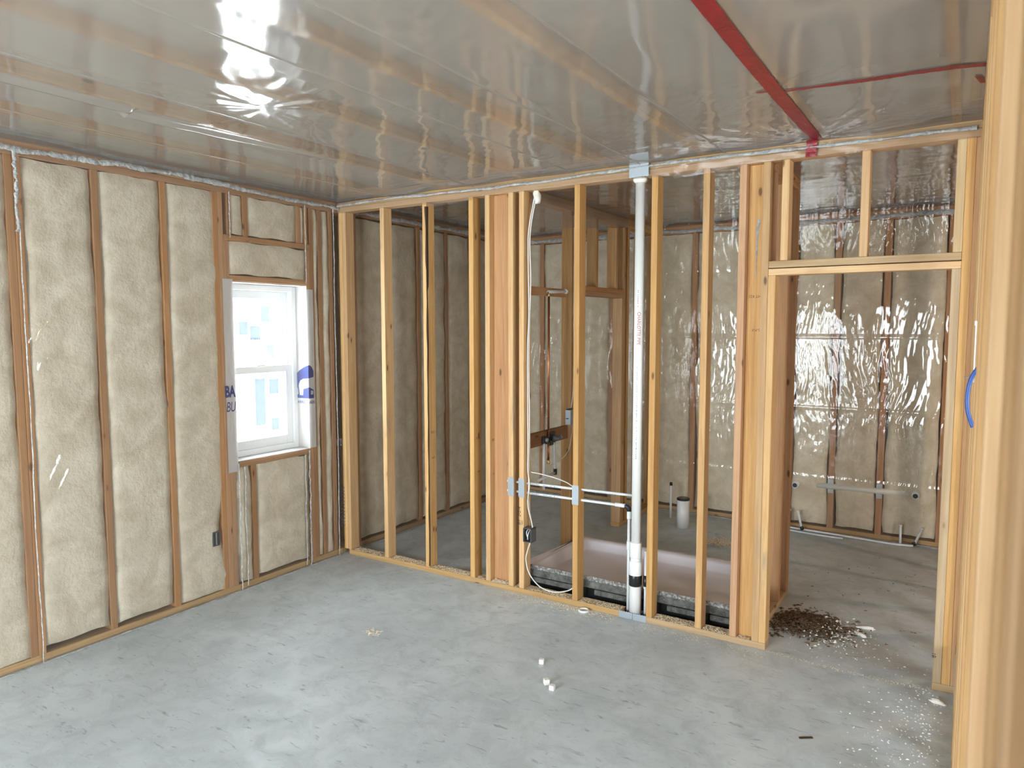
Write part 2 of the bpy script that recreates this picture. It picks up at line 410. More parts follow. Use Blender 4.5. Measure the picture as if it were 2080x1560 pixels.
wb = empty('wall_back'); tag(wb, 'insulated stud wall at the far side of the bathroom', 'wall', kind='structure')
box('sheathing', (-0.1, YB + 0.14, 0), (7.7, YB + 0.16, 2.83), M['sheath'], wb)
lumber('bottom_plate', (0, YB, 0), (4.9, YB + 0.14, T), 'x', M['plate'], wb)
for k in range(2): lumber('top_plate', (0, YB, ST + k * (T + 0.001)), (4.9, YB + 0.14, ST + k * (T + 0.001) + T), 'x', M['wallstud'], wb)
BX = [0.255, 0.665, 1.07, 1.50, 1.935, 2.43, 2.835, 3.19, 3.57, 4.02, 4.45]
for x in BX: lumber('stud', (x, YB, T), (x + T + 0.012, YB + 0.14, ST), 'z', M['wallstud'], wb)
lumber('stud', (-0.02, YB, T), (0.03, YB + 0.14, ST), 'z', M['wallstud'], wb)

PX0, PX1 = 0.15, 3.1           # patio door in the rear wall, behind the camera
wr = empty('wall_rear'); tag(wr, 'rear bedroom wall behind the photographer with wide patio door', 'wall', kind='structure')
for lo, hi in (((-0.2, YR - 0.15, 0), (PX0, YR, 2.83)), ((PX1, YR - 0.15, 0), (7.7, YR, 2.83)), ((PX0, YR - 0.15, 2.2), (PX1, YR, 2.83))):
    box('panel', lo, hi, M['batt'], wr)
wn = empty('wall_light_blocker'); tag(wn, 'short sheathed wall added behind the photographer to block patio light', 'wall', kind='structure')  # unseen wall added to keep patio light off the near side-wall studs
box('panel', (3.50, -4.80, 0), (4.28, -4.70, 2.83), M['sheath'], wn)
wo = empty('wall_right'); tag(wo, 'outer wall of the neighbouring room with one window', 'wall', kind='structure')
for lo, hi in (((7.6, YR, 0), (7.7, -4.5, 2.83)), ((7.6, -2.3, 0), (7.7, YB + 0.15, 2.83)), ((7.6, -4.5, 0), (7.7, -2.3, 0.6)), ((7.6, -4.5, 2.3), (7.7, -2.3, 2.83))):
    box('panel', lo, hi, M['batt'], wo)

# ------------------------------------------------------------------ framed partition facing the camera
wp = empty('wall_partition'); tag(wp, 'open stud partition of bare pine framing with a doorway', 'wall', kind='structure')
def pstud(x, z0=T, z1=ST, m='stud', name='stud'): return lumber(name, (x, 0, z0), (x + T, D, z1), 'z', M[m], wp)
PS = {}
PS['A'] = pstud(0.012, m='stud_pale'); PS['A2'] = pstud(0.052, m='stud')
for k, x, m in (('B', 0.4447, 'stud_pale'), ('C', 0.851, 'stud_pale'), ('D', 1.2575, 'stud_pale'), ('E', 1.392, 'stud_pale'), ('F', 1.580, 'stud_pale'),
                ('G', 1.664, 'stud_pale'), ('H', 2.0705, 'stud'), ('I', 2.578, 'stud'), ('J', 2.884, 'stud'), ('K', 3.086, 'fir')):
    PS[k] = pstud(x, m=m)
PS['L'] = pstud(3.211, m='stud'); PS['M'] = pstud(3.2495, T, 2.087, 'stud_pale', 'jack_stud')
PS['backE'] = lumber('backing_board', (1.4305, 0.050, T), (1.5795, D, ST), 'z', M['fir'], wp)
PS['backK'] = lumber('backing_board', (3.1245, 0.050, T), (3.2105, D, ST), 'z', M['stud'], wp)
PS['R1'] = lumber('jack_stud', (4.096, 0, T), (4.134, D, 2.087), 'z', M['stud_old'], wp)
PS['R2'] = lumber('stud', (4.1345, 0, T), (4.1725, D, ST), 'z', M['stud'], wp)
PS['R3'] = lumber('stud', (4.173, 0, T), (4.211, D, ST), 'z', M['fir'], wp)
lumber('cripple_stud', (4.096, 0, 2.164), (4.134, D, ST), 'z', M['stud_old'], wp)
lumber('cripple_stud', (3.690, 0, 2.164), (3.728, D, ST), 'z', M['stud'], wp)
lumber('cripple_stud', (3.308, 0, 2.164), (3.346, D, ST), 'z', M['stud_pale'], wp)
lumber('header', (3.2495, 0, 2.087), (4.134, D, 2.122), 'x', M['stud_pale'], wp)
lumber('header', (3.2495, 0.002, 2.1265), (4.134, D, 2.1635), 'x', M['stud_old'], wp)
lumber('bottom_plate', (0.065, 0, 0), (2.415, D, T), 'x', M['plate'], wp)
lumber('bottom_plate', (2.578, 0, 0), (3.2875, D, T), 'x', M['plate'], wp)
lumber('bottom_plate', (4.096, 0, 0), (4.211, D, T), 'x', M['stud_old'], wp)
lumber('top_plate', (0.0, 0, ST), (4.26, D, ST + T), 'x', M['stud'], wp)
lumber('top_plate', (0.0, 0, ST + T + 0.001), (4.26, D, ST + 2 * T), 'x', M['plate'], wp)
bpy.context.view_layer.update()
# bark wane along stud C
bmv, bmf = [], []
n = 70
for i in range(n + 1):
    z = T + 0.01 + (ST - 2 * T) * i / n
    w = 0.004 + 0.010 * abs(nz(z * 3.1, 4.2)) + (0.010 if z > 2.25 else 0) * (0.5 + nz(z * 7, 1)); w2 = 0.004 + 0.016 * abs(nz(z * 2.3, 9.7)) + (0.012 if z > 2.1 else 0)
    x = 0.851 + T
    bmv += [(x - w, -0.0008, z), (x + 0.0010, -0.0012, z), (x + 0.0012, w2, z)]
for i in range(n):
    a = 3 * i; bmf += [(a, a + 1, a + 4, a + 3), (a + 1, a + 2, a + 5, a + 4)]
o = pydata('bark_edge', bmv, bmf, M['bark'], None); o.parent = PS['C']; o.matrix_parent_inverse = PS['C'].matrix_world.inverted(); o['label'] = 'dark bark left along the stud corner'
# stamps and pencil marks on the studs
text('pencil_mark', 'BT  2-2-4', 0.034, M['black'], (1.677, -0.0005, 0.475), (0, 0, 1), (-1, 0, 0), PS['G'], sx=0.95, shear=0.2)
text('pencil_mark', '81', 0.026, M['black'], (4.108, -0.0005, 0.165), (0, 0, 1), (-1, 0, 0), PS['R1'])
for k, zs in (('C', (1.05, 0.86)), ('D', (1.04, 0.80)), ('E', (1.04, 0.80))):
    x = {'C': .851, 'D': 1.2575, 'E': 1.392}[k] + T + 0.0006
    text('grade_stamp', 'STUD', 0.024, M['ink_brown'], (x, 0.070, zs[0]), (0, -1, 0), (0, 0, -1), PS[k], sx=0.75)
    text('grade_stamp', 'S-P-F', 0.022, M['ink_brown'], (x, 0.070, zs[1]), (0, -1, 0), (0, 0, -1), PS[k], sx=0.75)
text('grade_stamp', 'HT KD', 0.022, M['ink_brown'], (3.203, 0.0494, 1.985), (-1, 0, 0), (0, 0, -1), PS['backK'])
text('grade_stamp', 'S-P-F', 0.022, M['ink_brown'], (3.203, 0.0494, 1.80), (-1, 0, 0), (0, 0, -1), PS['backK'])

gv = []
for i in range(13):
    t = i / 12; w = (0.010 if t < 0.3 else 0.006 if t < 0.6 else 0.003) * (0.8 + 0.5 * nz(i, 3)); xc = 3.176 + (0.006 if t < 0.15 else -0.004 * t) ; gv += [(xc - w, 0.0494, 2.40 - 0.32 * t), (xc, 0.0470, 2.40 - 0.32 * t), (xc + w, 0.0494, 2.40 - 0.32 * t)]
o = pydata('glue_drip', gv, [q for i in range(12) for q in ((3 * i, 3 * i + 3, 3 * i + 4, 3 * i + 1), (3 * i + 1, 3 * i + 4, 3 * i + 5, 3 * i + 2))], M['sealant'], None, True)
o.parent = PS['backK']; o.matrix_parent_inverse = PS['backK'].matrix_world.inverted(); o['label'] = 'grey glue drip running down the board'
# ------------------------------------------------------------------ wall between closet and bathroom, shower end wall, right bedroom wall
wc = empty('wall_closet'); tag(wc, 'bare stud wall with a low doorway between closet and shower', 'wall', kind='structure')
CX0, CX1 = 1.495, 1.584
def cstud(y, z0=T, z1=ST, m='stud', name='stud'): return lumber(name, (CX0, y, z0), (CX1, y + T, z1), 'z', M[m], wc)
cstud(0.0895, m='fir'); CJ = cstud(0.900, m='stud'); cstud(0.939, T, 2.06, 'stud', 'jack_stud')
cstud(1.33, 2.137); cstud(1.725, 2.137); cstud(1.860, T, 2.06, 'stud', 'jack_stud'); cstud(1.899); cstud(1.975); cstud(2.32); cstud(2.64)
for z in (2.06, 2.0985): lumber('header', (CX0, 0.939, z), (CX1, 1.8985, z + T), 'y', M['fir'], wc)
lumber('bottom_plate', (CX0, 0.0895, 0), (CX1, 0.977, T), 'y', M['plate'], wc)
lumber('bottom_plate', (CX0, 1.852, 0), (CX1, 2.69, T), 'y', M['plate'], wc)
for k in range(2): lumber('top_plate', (CX0, 0.0895, ST + k * (T + 0.001)), (CX1, 2.69, ST + T + k * (T + 0.001)), 'y', M['stud'], wc)
lumber('shower_block', (1.540, 0.128, 0.945), (1.578, 0.86, 1.045), 'y', M['shaded_wood'], wc)
lumber('shower_block', (1.540, 0.128, 2.035), (1.578, 0.84, 2.095), 'y', M['fir'], wc)

we = empty('wall_shower_end'); tag(we, 'short stud wall closing the shower beside the doorway', 'wall', kind='structure')
EX0, EX1 = 3.126, 3.215
for y in (0.0895, 0.30, 0.680, 0.900, 0.939): lumber('stud', (EX0, y, T), (EX1, y + T, ST), 'z', M['fir'], we)
lumber('bottom_plate', (EX0, 0.0895, 0), (EX1, 0.985, T), 'y', M['plate'], we)
for k in range(2): lumber('top_plate', (EX0, 0.0895, ST + k * (T + 0.001)), (EX1, 0.977, ST + T + k * (T + 0.001)), 'y', M['fir'], we)

ws = empty('wall_side'); tag(ws, 'bare stud wall running along the edge of the view', 'wall', kind='structure')
YS = [-3.585, -3.175, -2.755, -2.345, -1.935, -1.525, -1.115, -0.705, -0.30, -0.0395]
RS = []
for i, y in enumerate(YS): RS.append(lumber('stud', (XR, y, T), (XR + D, y + T, ST), 'z', M['stud_side_dimmed'], ws))
lumber('stud', (XR + 0.0025, YS[0] - 0.08, T), (XR + D, YS[0] - 0.08 + T, ST), 'z', M['stud_side_dimmed'], ws)
lumber('bottom_plate', (XR, YS[0] - 0.6, 0), (XR + D, -0.001, T), 'y', M['plate'], ws)
for k in range(2): lumber('top_plate', (XR, YS[0] - 0.6, ST + k * (T + 0.001)), (XR + D, -0.001, ST + T + k * (T + 0.001)), 'y', M['stud'], ws)
for y in (0.35, 0.76, 1.16, 1.57, 1.98, 2.38): lumber('stud', (XR + 0.03, y, T), (XR + 0.03 + D, y + T, ST), 'z', M['stud'], ws)
lumber('bottom_plate', (XR + 0.03, D + 0.001, 0), (XR + 0.03 + D, YB - 0.04, T), 'y', M['plate'], ws)
for k in range(2): lumber('top_plate', (XR + 0.03, D + 0.001, ST + k * (T + 0.001)), (XR + 0.03 + D, YB - 0.04, ST + T + k * (T + 0.001)), 'y', M['stud'], ws)
box('angle_bracket', (XR - 0.0015, -0.115, 0.0), (XR, -0.001, 0.25), M['steel'], ws)['label'] = 'grey galvanised strap at the foot'

# ------------------------------------------------------------------ fibreglass batts
def batt(label, wall, a0, a1, z0, z1, seed, mat='batt', rag=0.012, bulge=0.014, grp='white fiberglass batts', face=None, foot=None):
    """puffy batt with ragged edges. wall 'L': on x=0 facing +x, 'B': on y=YB facing -y"""
    nu = max(6, int((a1 - a0) / 0.035)); nv = max(5, int((z1 - z0) / 0.035)); v, f = [], []
    for j in range(nv + 1):
        t = j / nv; z = z0 + (z1 - z0) * t
        e0 = a0 + rag * (0.65 + 1.5 * nz(z * 2.6, seed * 3.1)) + 0.5 * rag * nz(z * 11, seed * 5.3)
        e1 = a1 - rag * (0.65 + 1.5 * nz(z * 2.6, seed * 3.1 + 50)) - 0.5 * rag * nz(z * 11, seed * 5.3 + 50)
        if foot: e1 += foot(z)
        for i in range(-1, nu + 2):
            u = min(max(i / nu, 0), 1); a = e0 + (e1 - e0) * u
            zz = z + (0.012 * nz(a * 9, seed * 2.2) if j in (0, nv) else 0)
            edge = min(u, 1 - u) * (a1 - a0); prof = 1 - math.exp(-edge / 0.022); vp = 1 - math.exp(-min(t, 1 - t) * (z1 - z0) / 0.02)
            d = -0.010 + bulge * prof * vp + 0.008 * nz(a * 6, z * 5, seed) + 0.004 * nz(a * 19, z * 15, seed)
            d = min(d, 0.0135)
            if i < 0 or i > nu: d = -0.10
            v.append((d, a, zz) if wall == 'L' else (a, YB - d, zz))
    w = nu + 3
    for j in range(nv):
        for i in range(w - 1):
            q = (j * w + i, j * w + i + 1, (j + 1) * w + i + 1, (j + 1) * w + i)
            f.append(q if wall == 'L' else q)
    o = pydata('insulation_batt', v, f, M[mat], None, True)
    tag(o, label, 'insulation', grp); return o

g1 = 'white batts in the window wall'; zb, zt = 0.042, ST - 0.004
yy = -2.65; k = 0
batt('white batt left of the doubled stud at the picture edge', 'L', -2.61, -2.277, zb, zt, 1, grp=g1)
batt('wide white batt just right of the doubled stud', 'L', -2.21, -1.853, zb + 0.03, zt, 2, grp=g1)
batt('white batt second to the right of the doubled stud', 'L', -1.818, -1.448, zb + 0.02, zt, 3, grp=g1)
def torn(z):     # the batt beside the window is torn back around the outlet box
    e = 0.0
    if 0.20 < z < 0.70: e -= 0.055 * math.sin((z - 0.20) / 0.5 * math.pi) + 0.01 * nz(z * 40, 3)
    if z < 0.20: e += 0.045 * (1 - z / 0.20)
    return e
batt('white batt torn around the outlet box beside the window', 'L', -1.413, -1.058, zb, zt, 4, grp=g1, foot=torn)
batt('thin white batt strip above the window near its top corner', 'L', -0.957, -0.86, 2.43, zt, 5, grp=g1)
batt('square white batt above the window between two short studs', 'L', -0.826, -0.398, 2.43, zt, 6, grp=g1)
batt('thin white batt sliver between the short studs above the window', 'L', -0.364, -0.332, 2.43, zt, 7, grp=g1, rag=0.004)
batt('low wide white batt filling the header right above the window', 'L', -0.995, -0.31, 2.165, 2.383, 8, grp=g1, rag=0.008)
batt('narrow white batt below the window beside the cripple stud', 'L', -0.978, -0.852, zb, 0.85, 9, grp=g1)
batt('wide white batt below the window sill', 'L', -0.812, -0.325, zb + 0.02, 0.85, 10, grp=g1)
batt('narrow torn batt strip right of the window', 'L', -0.252, -0.197, zb, zt, 11, grp=g1, rag=0.014)
batt('narrow batt strip next to the corner sealant line', 'L', -0.163, -0.088, zb, zt, 12, grp=g1)
for i, (a, b) in enumerate(((0.09, 0.165), (0.20, 0.56), (0.598, 0.96), (0.998, 1.37), (1.408, 1.77), (1.808, 2.18), (2.218, 2.60))):
    nm = ['sliver of batt in the closet right behind the corner stud', 'wide closet batt behind the first open stud bay', 'closet batt second from the corner stud', 'closet batt third from the corner stud',
          'closet batt fourth from the corner stud', 'closet batt fifth from the corner stud', 'closet batt last before the far corner'][i]
    batt(nm, 'L', a, b, zb + 0.02, zt - 0.01, 20 + i, grp='white batts in the closet wall', rag=0.016)
edges = [0.03] + [q for x in BX for q in (x, x + T + 0.012)]
bl = ['bathroom back wall batt in the far closet corner', 'back wall batt seen past the copper shower pipe', 'back wall batt behind the closet door header', 'back wall batt hidden behind the closet jamb', 'back wall batt behind the white vent pipe',
      'back wall batt behind the short standing drain pipe', 'back wall batt behind the doubled partition end', 'back wall batt above the first drain stub', 'back wall batt between the two nail plates', 'back wall batt above the second drain stub', 'back wall batt beyond the doorway jamb']
for i in range(11):
    batt(bl[i], 'B', edges[2 * i] + 0.0, edges[2 * i + 1], zb + 0.02, zt, 40 + i, grp='white batts in the back wall', rag=0.014, bulge=0.011)
# brown batt pressed into the nearest open bay
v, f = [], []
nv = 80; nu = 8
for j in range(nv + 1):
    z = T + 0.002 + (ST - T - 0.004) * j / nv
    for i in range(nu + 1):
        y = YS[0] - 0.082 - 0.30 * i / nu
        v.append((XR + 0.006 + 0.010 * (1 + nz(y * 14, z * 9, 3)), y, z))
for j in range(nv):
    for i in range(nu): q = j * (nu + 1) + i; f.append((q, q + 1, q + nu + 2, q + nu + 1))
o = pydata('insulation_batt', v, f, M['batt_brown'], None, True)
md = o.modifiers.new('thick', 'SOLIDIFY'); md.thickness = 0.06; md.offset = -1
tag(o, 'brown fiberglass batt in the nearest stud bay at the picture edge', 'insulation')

# ------------------------------------------------------------------ poly vapour barrier sheets
def sheet(name, label, pt, u0, u1, v0, v1, du, dv, mat, extra=(), cat='plastic sheet'):
    nu = max(1, int((u1 - u0) / du)); nv = max(1, int((v1 - v0) / dv)); vs, fs = [], []
    us = sorted(set([u0 + (u1 - u0) * i / nu for i in range(nu + 1)]) | set(extra)); nu = len(us) - 1
    for j in range(nv + 1):
        for u in us:
            vs.append(pt(u, v0 + (v1 - v0) * j / nv))
    for j in range(nv):
        for i in range(nu):
            q = j * (nu + 1) + i; fs.append((q, q + 1, q + nu + 2, q + nu + 1))
    o = pydata(name, vs, fs, M[mat], None, True); tag(o, label, cat); return o

def patch(a, b, k): return min(1.0, max(0.0, 0.5 + 1.6 * nz(a, b, k)))
CREASE = [(-2.20, 1.78, 1.25, 0.10), (-2.17, 1.62, 1.3, 0.07), (-2.12, 1.05, 1.15, 0.14), (-2.08, 0.98, 1.1, 0.12), (-2.02, 0.78, 0.75, 0.13), (-1.78, 1.02, 1.1, 0.16), (-1.72, 0.95, 1.15, 0.09), (-1.74, 0.72, 1.05, 0.12),
          (-1.84, 0.13, 1.0, 0.10), (-2.06, 0.32, 0.9, 0.14), (-2.13, 0.36, 0.55, 0.08), (-2.38, 2.25, 0.9, 0.07), (-1.40, 0.95, 1.2, 0.08), (-0.22, 1.45, 1.4, 0.05), (-0.13, 1.62, 0.6, 0.05), (-2.55, 1.9, 1.1, 0.09), (-2.15, 1.85, 0.9, 0.06), (-1.62, 1.25, 1.0, 0.05), (-1.15, 0.6, 1.2, 0.07)]
CREASE = [(a, b, math.cos(c), math.sin(c), l) for a, b, c, l in CREASE]
def lp(y, z):
    q = (y * 0.75 + z * 0.45)
    d = 0.0225 + 0.0035 * nz(y * 3, z * 1.2, 3) + 0.0022 * nz(q * 9, (z - y) * 1.5, 8)
    d += 0.0022 * patch(y * 2.2, z * 1.8, 31) ** 2 * nz(q * 34, (z - y) * 5, 12)
    for cy_, cz_, ca, sa, ln in CREASE:
        p_, q_ = y - cy_, z - cz_
        if abs(p_) < 0.2 and abs(q_) < 0.2:
            t_ = p_ * ca + q_ * sa; n_ = -p_ * sa + q_ * ca
            if abs(t_) < ln: d += 0.0075 * (1 - (t_ / ln) ** 2) * math.exp(-(n_ / 0.010) ** 2)
    return (d, y, z)
sheet('poly_sheet', 'clear plastic vapour barrier over the window wall', lp, -2.9, -0.012, 0.004, HC - 0.004, 0.009, 0.012, 'poly_wall')
sheet('poly_sheet', 'clear plastic vapour barrier over the window wall beside the patio door', lp, YR + 0.02, -2.901, 0.004, HC - 0.004, 0.05, 0.05, 'poly_wall')
sheet('poly_sheet', 'clear plastic vapour barrier over the closet wall', lp, D + 0.004, YB - 0.03, 0.004, HC - 0.004, 0.03, 0.04, 'poly_wall')
def bp_(x, z):
    p = patch(x * 1.4, z * 1.3, 17); w = x + 0.12 * nz(x * 2, z * 2, 44)
    d = 0.004 * nz(x * 3, z * 1.3, 5) + 0.0035 * nz(w * 11, z * 2.2, 2) + 0.0028 * (0.3 + p) * nz(w * 34, z * 6.5, 21) + 0.0019 * (0.3 + p) * nz(w * 62, z * 18, 23)
    zz = (z - 0.18) % 0.62; d -= 0.005 * math.exp(-((zz - 0.3) / 0.009) ** 2)
    return (x, YB - 0.0235 + d, z)
sheet('poly_sheet', 'wrinkled glinting plastic over the bathroom back wall', bp_, 0.02, 4.15, 0.004, HC - 0.004, 0.0075, 0.013, 'poly_back')

FOLD = (0.56, 1.31, 2.07, 2.51, 3.005)
CH = (0.45, 1.05, 1.675, 2.272, 2.876, 3.485, 4.09)
def ceil_z(x, y):
    d = min(abs(x - c) for c in CH)
    s = 0.008 * min(d / 0.3, 1) * (1 + 0.5 * nz(x * 1.2, y * 0.7, 4))
    p = patch(x * 0.9, y * 0.9, 51)
    s += 0.0030 * nz(x * 2.5, y * 1.6, 9) + 0.0012 * nz((x + y * 0.6) * 7, (y - x * 0.6) * 2.0, 2)
    s += 0.0012 * p * nz((x * 0.5 + y) * 20, (x - y) * 5, 33)
    for c in FOLD:
        if abs(x - c) < 0.05: s += 0.0042 * math.exp(-((x - c) / 0.0035) ** 2)
    if y > -0.7: s += (1 + y / 0.7) * 0.0026 * nz(x * 1.2 + y * 1.5, y * 30, 6)          # gathers towards the partition plate
    if x < 1.2: s += math.exp(-x / 0.35) * 0.0030 * nz(x * 26, y * 1.1, 7)
    r = math.hypot(x - 3.45, y + 0.02)
    if r < 0.9: s += 0.0030 * (1 - r / 0.9) * math.sin(math.atan2(y + 0.02, x - 3.45) * 26 + 3 * nz(x * 4, y * 4))
    r = math.hypot(x - 1.55, y + 1.9)
    if r < 1.0: s += 0.0028 * (1 - r) * min(1, r * 6) * nz(math.atan2(y + 1.9, x - 1.55) * 5.5 + 7, r * 2.5, 60)
    if y < -0.9 and 0.7 < x < 1.3:
        c = math.exp(-((x - 1.02 - 0.08 * (y + 1.4) * (y > -2.2)) / 0.028) ** 2) * min(1, max(0, (-y - 0.9) / 0.8)); s += 0.020 * c
    return HC - 0.003 - s
sheet('poly_sheet', 'glossy plastic vapour barrier stretched over the bedroom ceiling', lambda x, y: (x + 0.006 * nz(x * 0.9, y * 1.4, 77) * min(1, (x - 0.02) * 4, (XR - x) * 4), y, ceil_z(x, y)), 0.022, XR - 0.002, -3.2, -0.006, 0.013, 0.011, 'poly_ceil', [c + q for c in FOLD for q in (-0.008, -0.0045, -0.002, 0.0, 0.002, 0.0045, 0.008)])
sheet('poly_sheet', 'plastic vapour barrier over the ceiling behind the photographer', lambda x, y: (x, y, HC - 0.012 - 0.004 * nz(x * 2, y * 2, 1)), 0.022, 7.55, YR + 0.02, -3.202, 0.08, 0.08, 'poly_ceil')
sheet('poly_sheet', 'plastic vapour barrier over the neighbouring room ceiling', lambda x, y: (x, y, HC - 0.012 - 0.004 * nz(x * 2, y * 2, 1)), XR + D + 0.04, 7.55, -3.2, YB, 0.08, 0.08, 'poly_ceil')
def bz(x, y): return (x, y, HC - 0.010 - 0.006 * nz(x * 2, y * 2, 3) - 0.003 * nz(x * 5, y * 9, 6) - 0.0012 * nz(x * 12, y * 26, 6))
sheet('poly_sheet', 'slack plastic over the closet ceiling', bz, 0.022, CX0 - 0.004, D + 0.006, YB - 0.03, 0.025, 0.02, 'poly_bath')
sheet('poly_sheet', 'slack plastic over the bathroom ceiling', bz, CX1 + 0.004, XR + 0.02, D + 0.006, YB - 0.03, 0.025, 0.02, 'poly_bath')
# loose flap hanging over the closet wall plates
def flap(y, t):
    zl = 2.47 + 0.115 * (y - 0.1); z = 2.755 + (zl - 2.755) * t
    return (CX1 + 0.012 + 0.012 * t * (1 + nz(y * 7, t * 1.5, 4)), y, z + 0.006 * nz(y * 9, 3) * t)
sheet('poly_sheet', 'loose plastic flap hanging below the closet wall plates', flap, 0.10, 1.95, 0, 1, 0.02, 0.1, 'poly_bath')
# clear strip lapped over the partition plates
def pstrip(x, t):
    z = HC - 0.012 - (0.075 + 0.018 * nz(x * 1.7, 2) + (0.02 if 0.9 < x < 1.3 or 2.7 < x < 3.1 else 0)) * t
    return (x, -0.008 - 0.004 * (1 + nz(x * 12, t * 2, 5)) * (0.4 + t), z)
sheet('poly_strip', 'clear plastic strip lapped over the partition top plates', pstrip, 0.03, XR - 0.005, 0, 1, 0.02, 0.12, 'poly_strip')

# ------------------------------------------------------------------ grey sealant beads squeezed under the plastic
def bead(label, path, w, h, nrm, seg=220):
    """flattened lumpy ribbon along path(t); nrm points into the room"""
    v, f = [], []; N_ = Vector(nrm)
    for i in range(seg + 1):
        t = i / seg; p = Vector(path(t)); q = Vector(path(min(1, t + 1e-3))) - Vector(path(max(0, t - 1e-3))); tg = q.normalized(); sd = tg.cross(N_).normalized()
        L = t * 97.3
        ww = w * (0.75 + 0.5 * nz(L * 0.23, w * 90) + 0.35 * nz(L * 1.3, 2)); hh = h * (0.9 + 0.7 * nz(L * 1.1, 5)); mid = w * 0.35 * nz(L * 0.17, 11)
        for k in range(5):
            s = (k - 2) / 2; v.append(p + sd * (s * ww / 2 + mid) + N_ * (hh * (1 - s * s) * (1 + 0.5 * nz(L * 2.1, k * 3.7)) + 0.0005))
    for i in range(seg):
        for k in range(4): q = i * 5 + k; f.append((q, q + 1, q + 6, q + 5))
    o = pydata('sealant_bead', v, f, M['sealant'], None, True); tag(o, label, 'sealant'); return o
bead('grey sealant bead along the top of the window wall', lambda t: (0.028, -2.8 + 2.79 * t, 2.733 - 0.012 * math.sin(t * 9)), 0.036, 0.006, (1, 0, 0), 500)
bead('grey sealant bead along the partition top plate', lambda t: (0.02 + 4.15 * t, -0.020, 2.738 + 0.008 * math.sin(t * 12)), 0.021, 0.005, (0, -1, 0), 600)
bead('grey sealant bead along the top of the bathroom back wall', lambda t: (0.03 + 4.1 * t, YB - 0.03, 2.715), 0.045, 0.006, (0, -1, 0), 300)
bead('grey sealant bead along the top of the closet wall', lambda t: (0.028, 0.10 + 2.55 * t, 2.72), 0.040, 0.006, (1, 0, 0), 300)
def vbead(label, y, z0, z1, w, wob=0.006, x=0.0275, n=160): bead(label, lambda t: (x, y + wob * nz(t * 5, y * 7), z1 + (z0 - z1) * t), w, 0.005, (1, 0, 0), n)
vbead('thick grey sealant line at the top of the doubled stud', -2.245, 2.30, 2.73, 0.026)
vbead('thin grey sealant line down the doubled stud', -2.238, 0.0, 2.32, 0.009)
vbead('grey sealant line dropping from the left corner of the window', -0.972, 0.0, 0.885, 0.012)
vbead('second grey sealant line below the left window corner', -0.925, 0.02, 0.86, 0.009, 0.02)
vbead('ragged grey sealant line below the right window corner', -0.352, 0.0, 0.885, 0.022)
vbead('thin grey sealant line right of the window foot', -0.395, 0.02, 0.86, 0.010, 0.012)
vbead('long grey sealant line beside the room corner', -0.066, 0.0, 2.72, 0.012)
vbead('short grey sealant line above the right window corner', -0.345, 2.13, 2.70, 0.010, 0.003)
vbead('short grey sealant line above the left window corner', -0.985, 2.40, 2.70, 0.010, 0.003)
bead('pale plastic edge glued along the floor under the window wall', lambda t: (0.034 + 0.004 * nz(t * 30, 4), -2.9 + 2.83 * t, 0.004), 0.012, 0.006, (0.7, 0, 0.7), 260)
bead('pale plastic edge along the closet floor', lambda t: (0.045 + 0.01 * nz(t * 20, 4), 0.12 + 2.5 * t, 0.004), 0.014, 0.006, (0.7, 0, 0.7), 200)
bead('pale plastic edge along the bathroom floor', lambda t: (0.1 + 4.0 * t, YB - 0.045 + 0.008 * nz(t * 30, 8), 0.004), 0.014, 0.006, (0, -0.7, 0.7), 260)

# ------------------------------------------------------------------ red tape
def tape(name, label, path, w, n, wfun=None, parent=None):
    v, f = [], []
    for i in range(n + 1):
        t = i / n; p = Vector(path(t)); q = (Vector(path(min(1, t + .002))) - Vector(path(max(0, t - .002)))); q.z = 0; sd = q.normalized().cross(Vector((0, 0, 1)))
        ww = w * (wfun(t) if wfun else 1)
        for k in range(4):
            s = (k / 3 - 0.5) * ww; a = p + sd * s; v.append((a.x, a.y, ceil_z(a.x, a.y) - 0.0035 - 0.002 * abs(nz(t * 30, k * 1.7))))
    for i in range(n):
        for k in range(3): q = i * 4 + k; f.append((q, q + 1, q + 5, q + 4))
    o = pydata(name, v, f, M['tape'], parent, True)
    if label: tag(o, label, 'tape')
    return o
t1 = tape('red_tape', 'wide red tape running across the ceiling plastic to the partition', lambda t: (3.479 + 0.006 * math.sin(t * 7), -3.5 + 3.46 * t, 0), 0.060, 150, lambda t: 1 + 0.05 * nz(t * 40, 2) - (0.25 * max(0, t - 0.93) / 0.07))
v = []; 
for j in range(7):
    t = j / 6; yv = -0.04 if j == 0 else -0.024 - 0.004 * nz(j, 4); zv = 2.766 - 0.082 * t
    for k in range(4): v.append((3.424 + 0.006 * (1 - t) + (0.05 + 0.004 * t) * k / 3, yv - 0.002 * nz(k * 2.1, j), zv))
pydata('tape_end', v, [(j * 4 + k, j * 4 + k + 1, j * 4 + k + 5, j * 4 + k + 4) for j in range(6) for k in range(3)], M['tape'], t1, True)
t2 = tape('red_tape', 'narrow crumpled red tape joining the wide tape from the side wall', lambda t: (3.50 + 0.69 * t, -0.925 + 0.08 * t - 0.02 * math.sin(t * 3.1), 0), 0.034, 60, lambda t: 0.45 + 0.75 * min(1, t * 3) + 0.25 * nz(t * 9, 3))
tape('tape_tail', None, lambda t: (3.405 + 0.05 * t, -0.975 + 0.02 * t, 0), 0.018, 6, None, t1)
tape('red_tape', 'short end of red tape at the side wall', lambda t: (4.165 + 0.02 * t, -0.72 + 0.1 * t, 0), 0.022, 8)

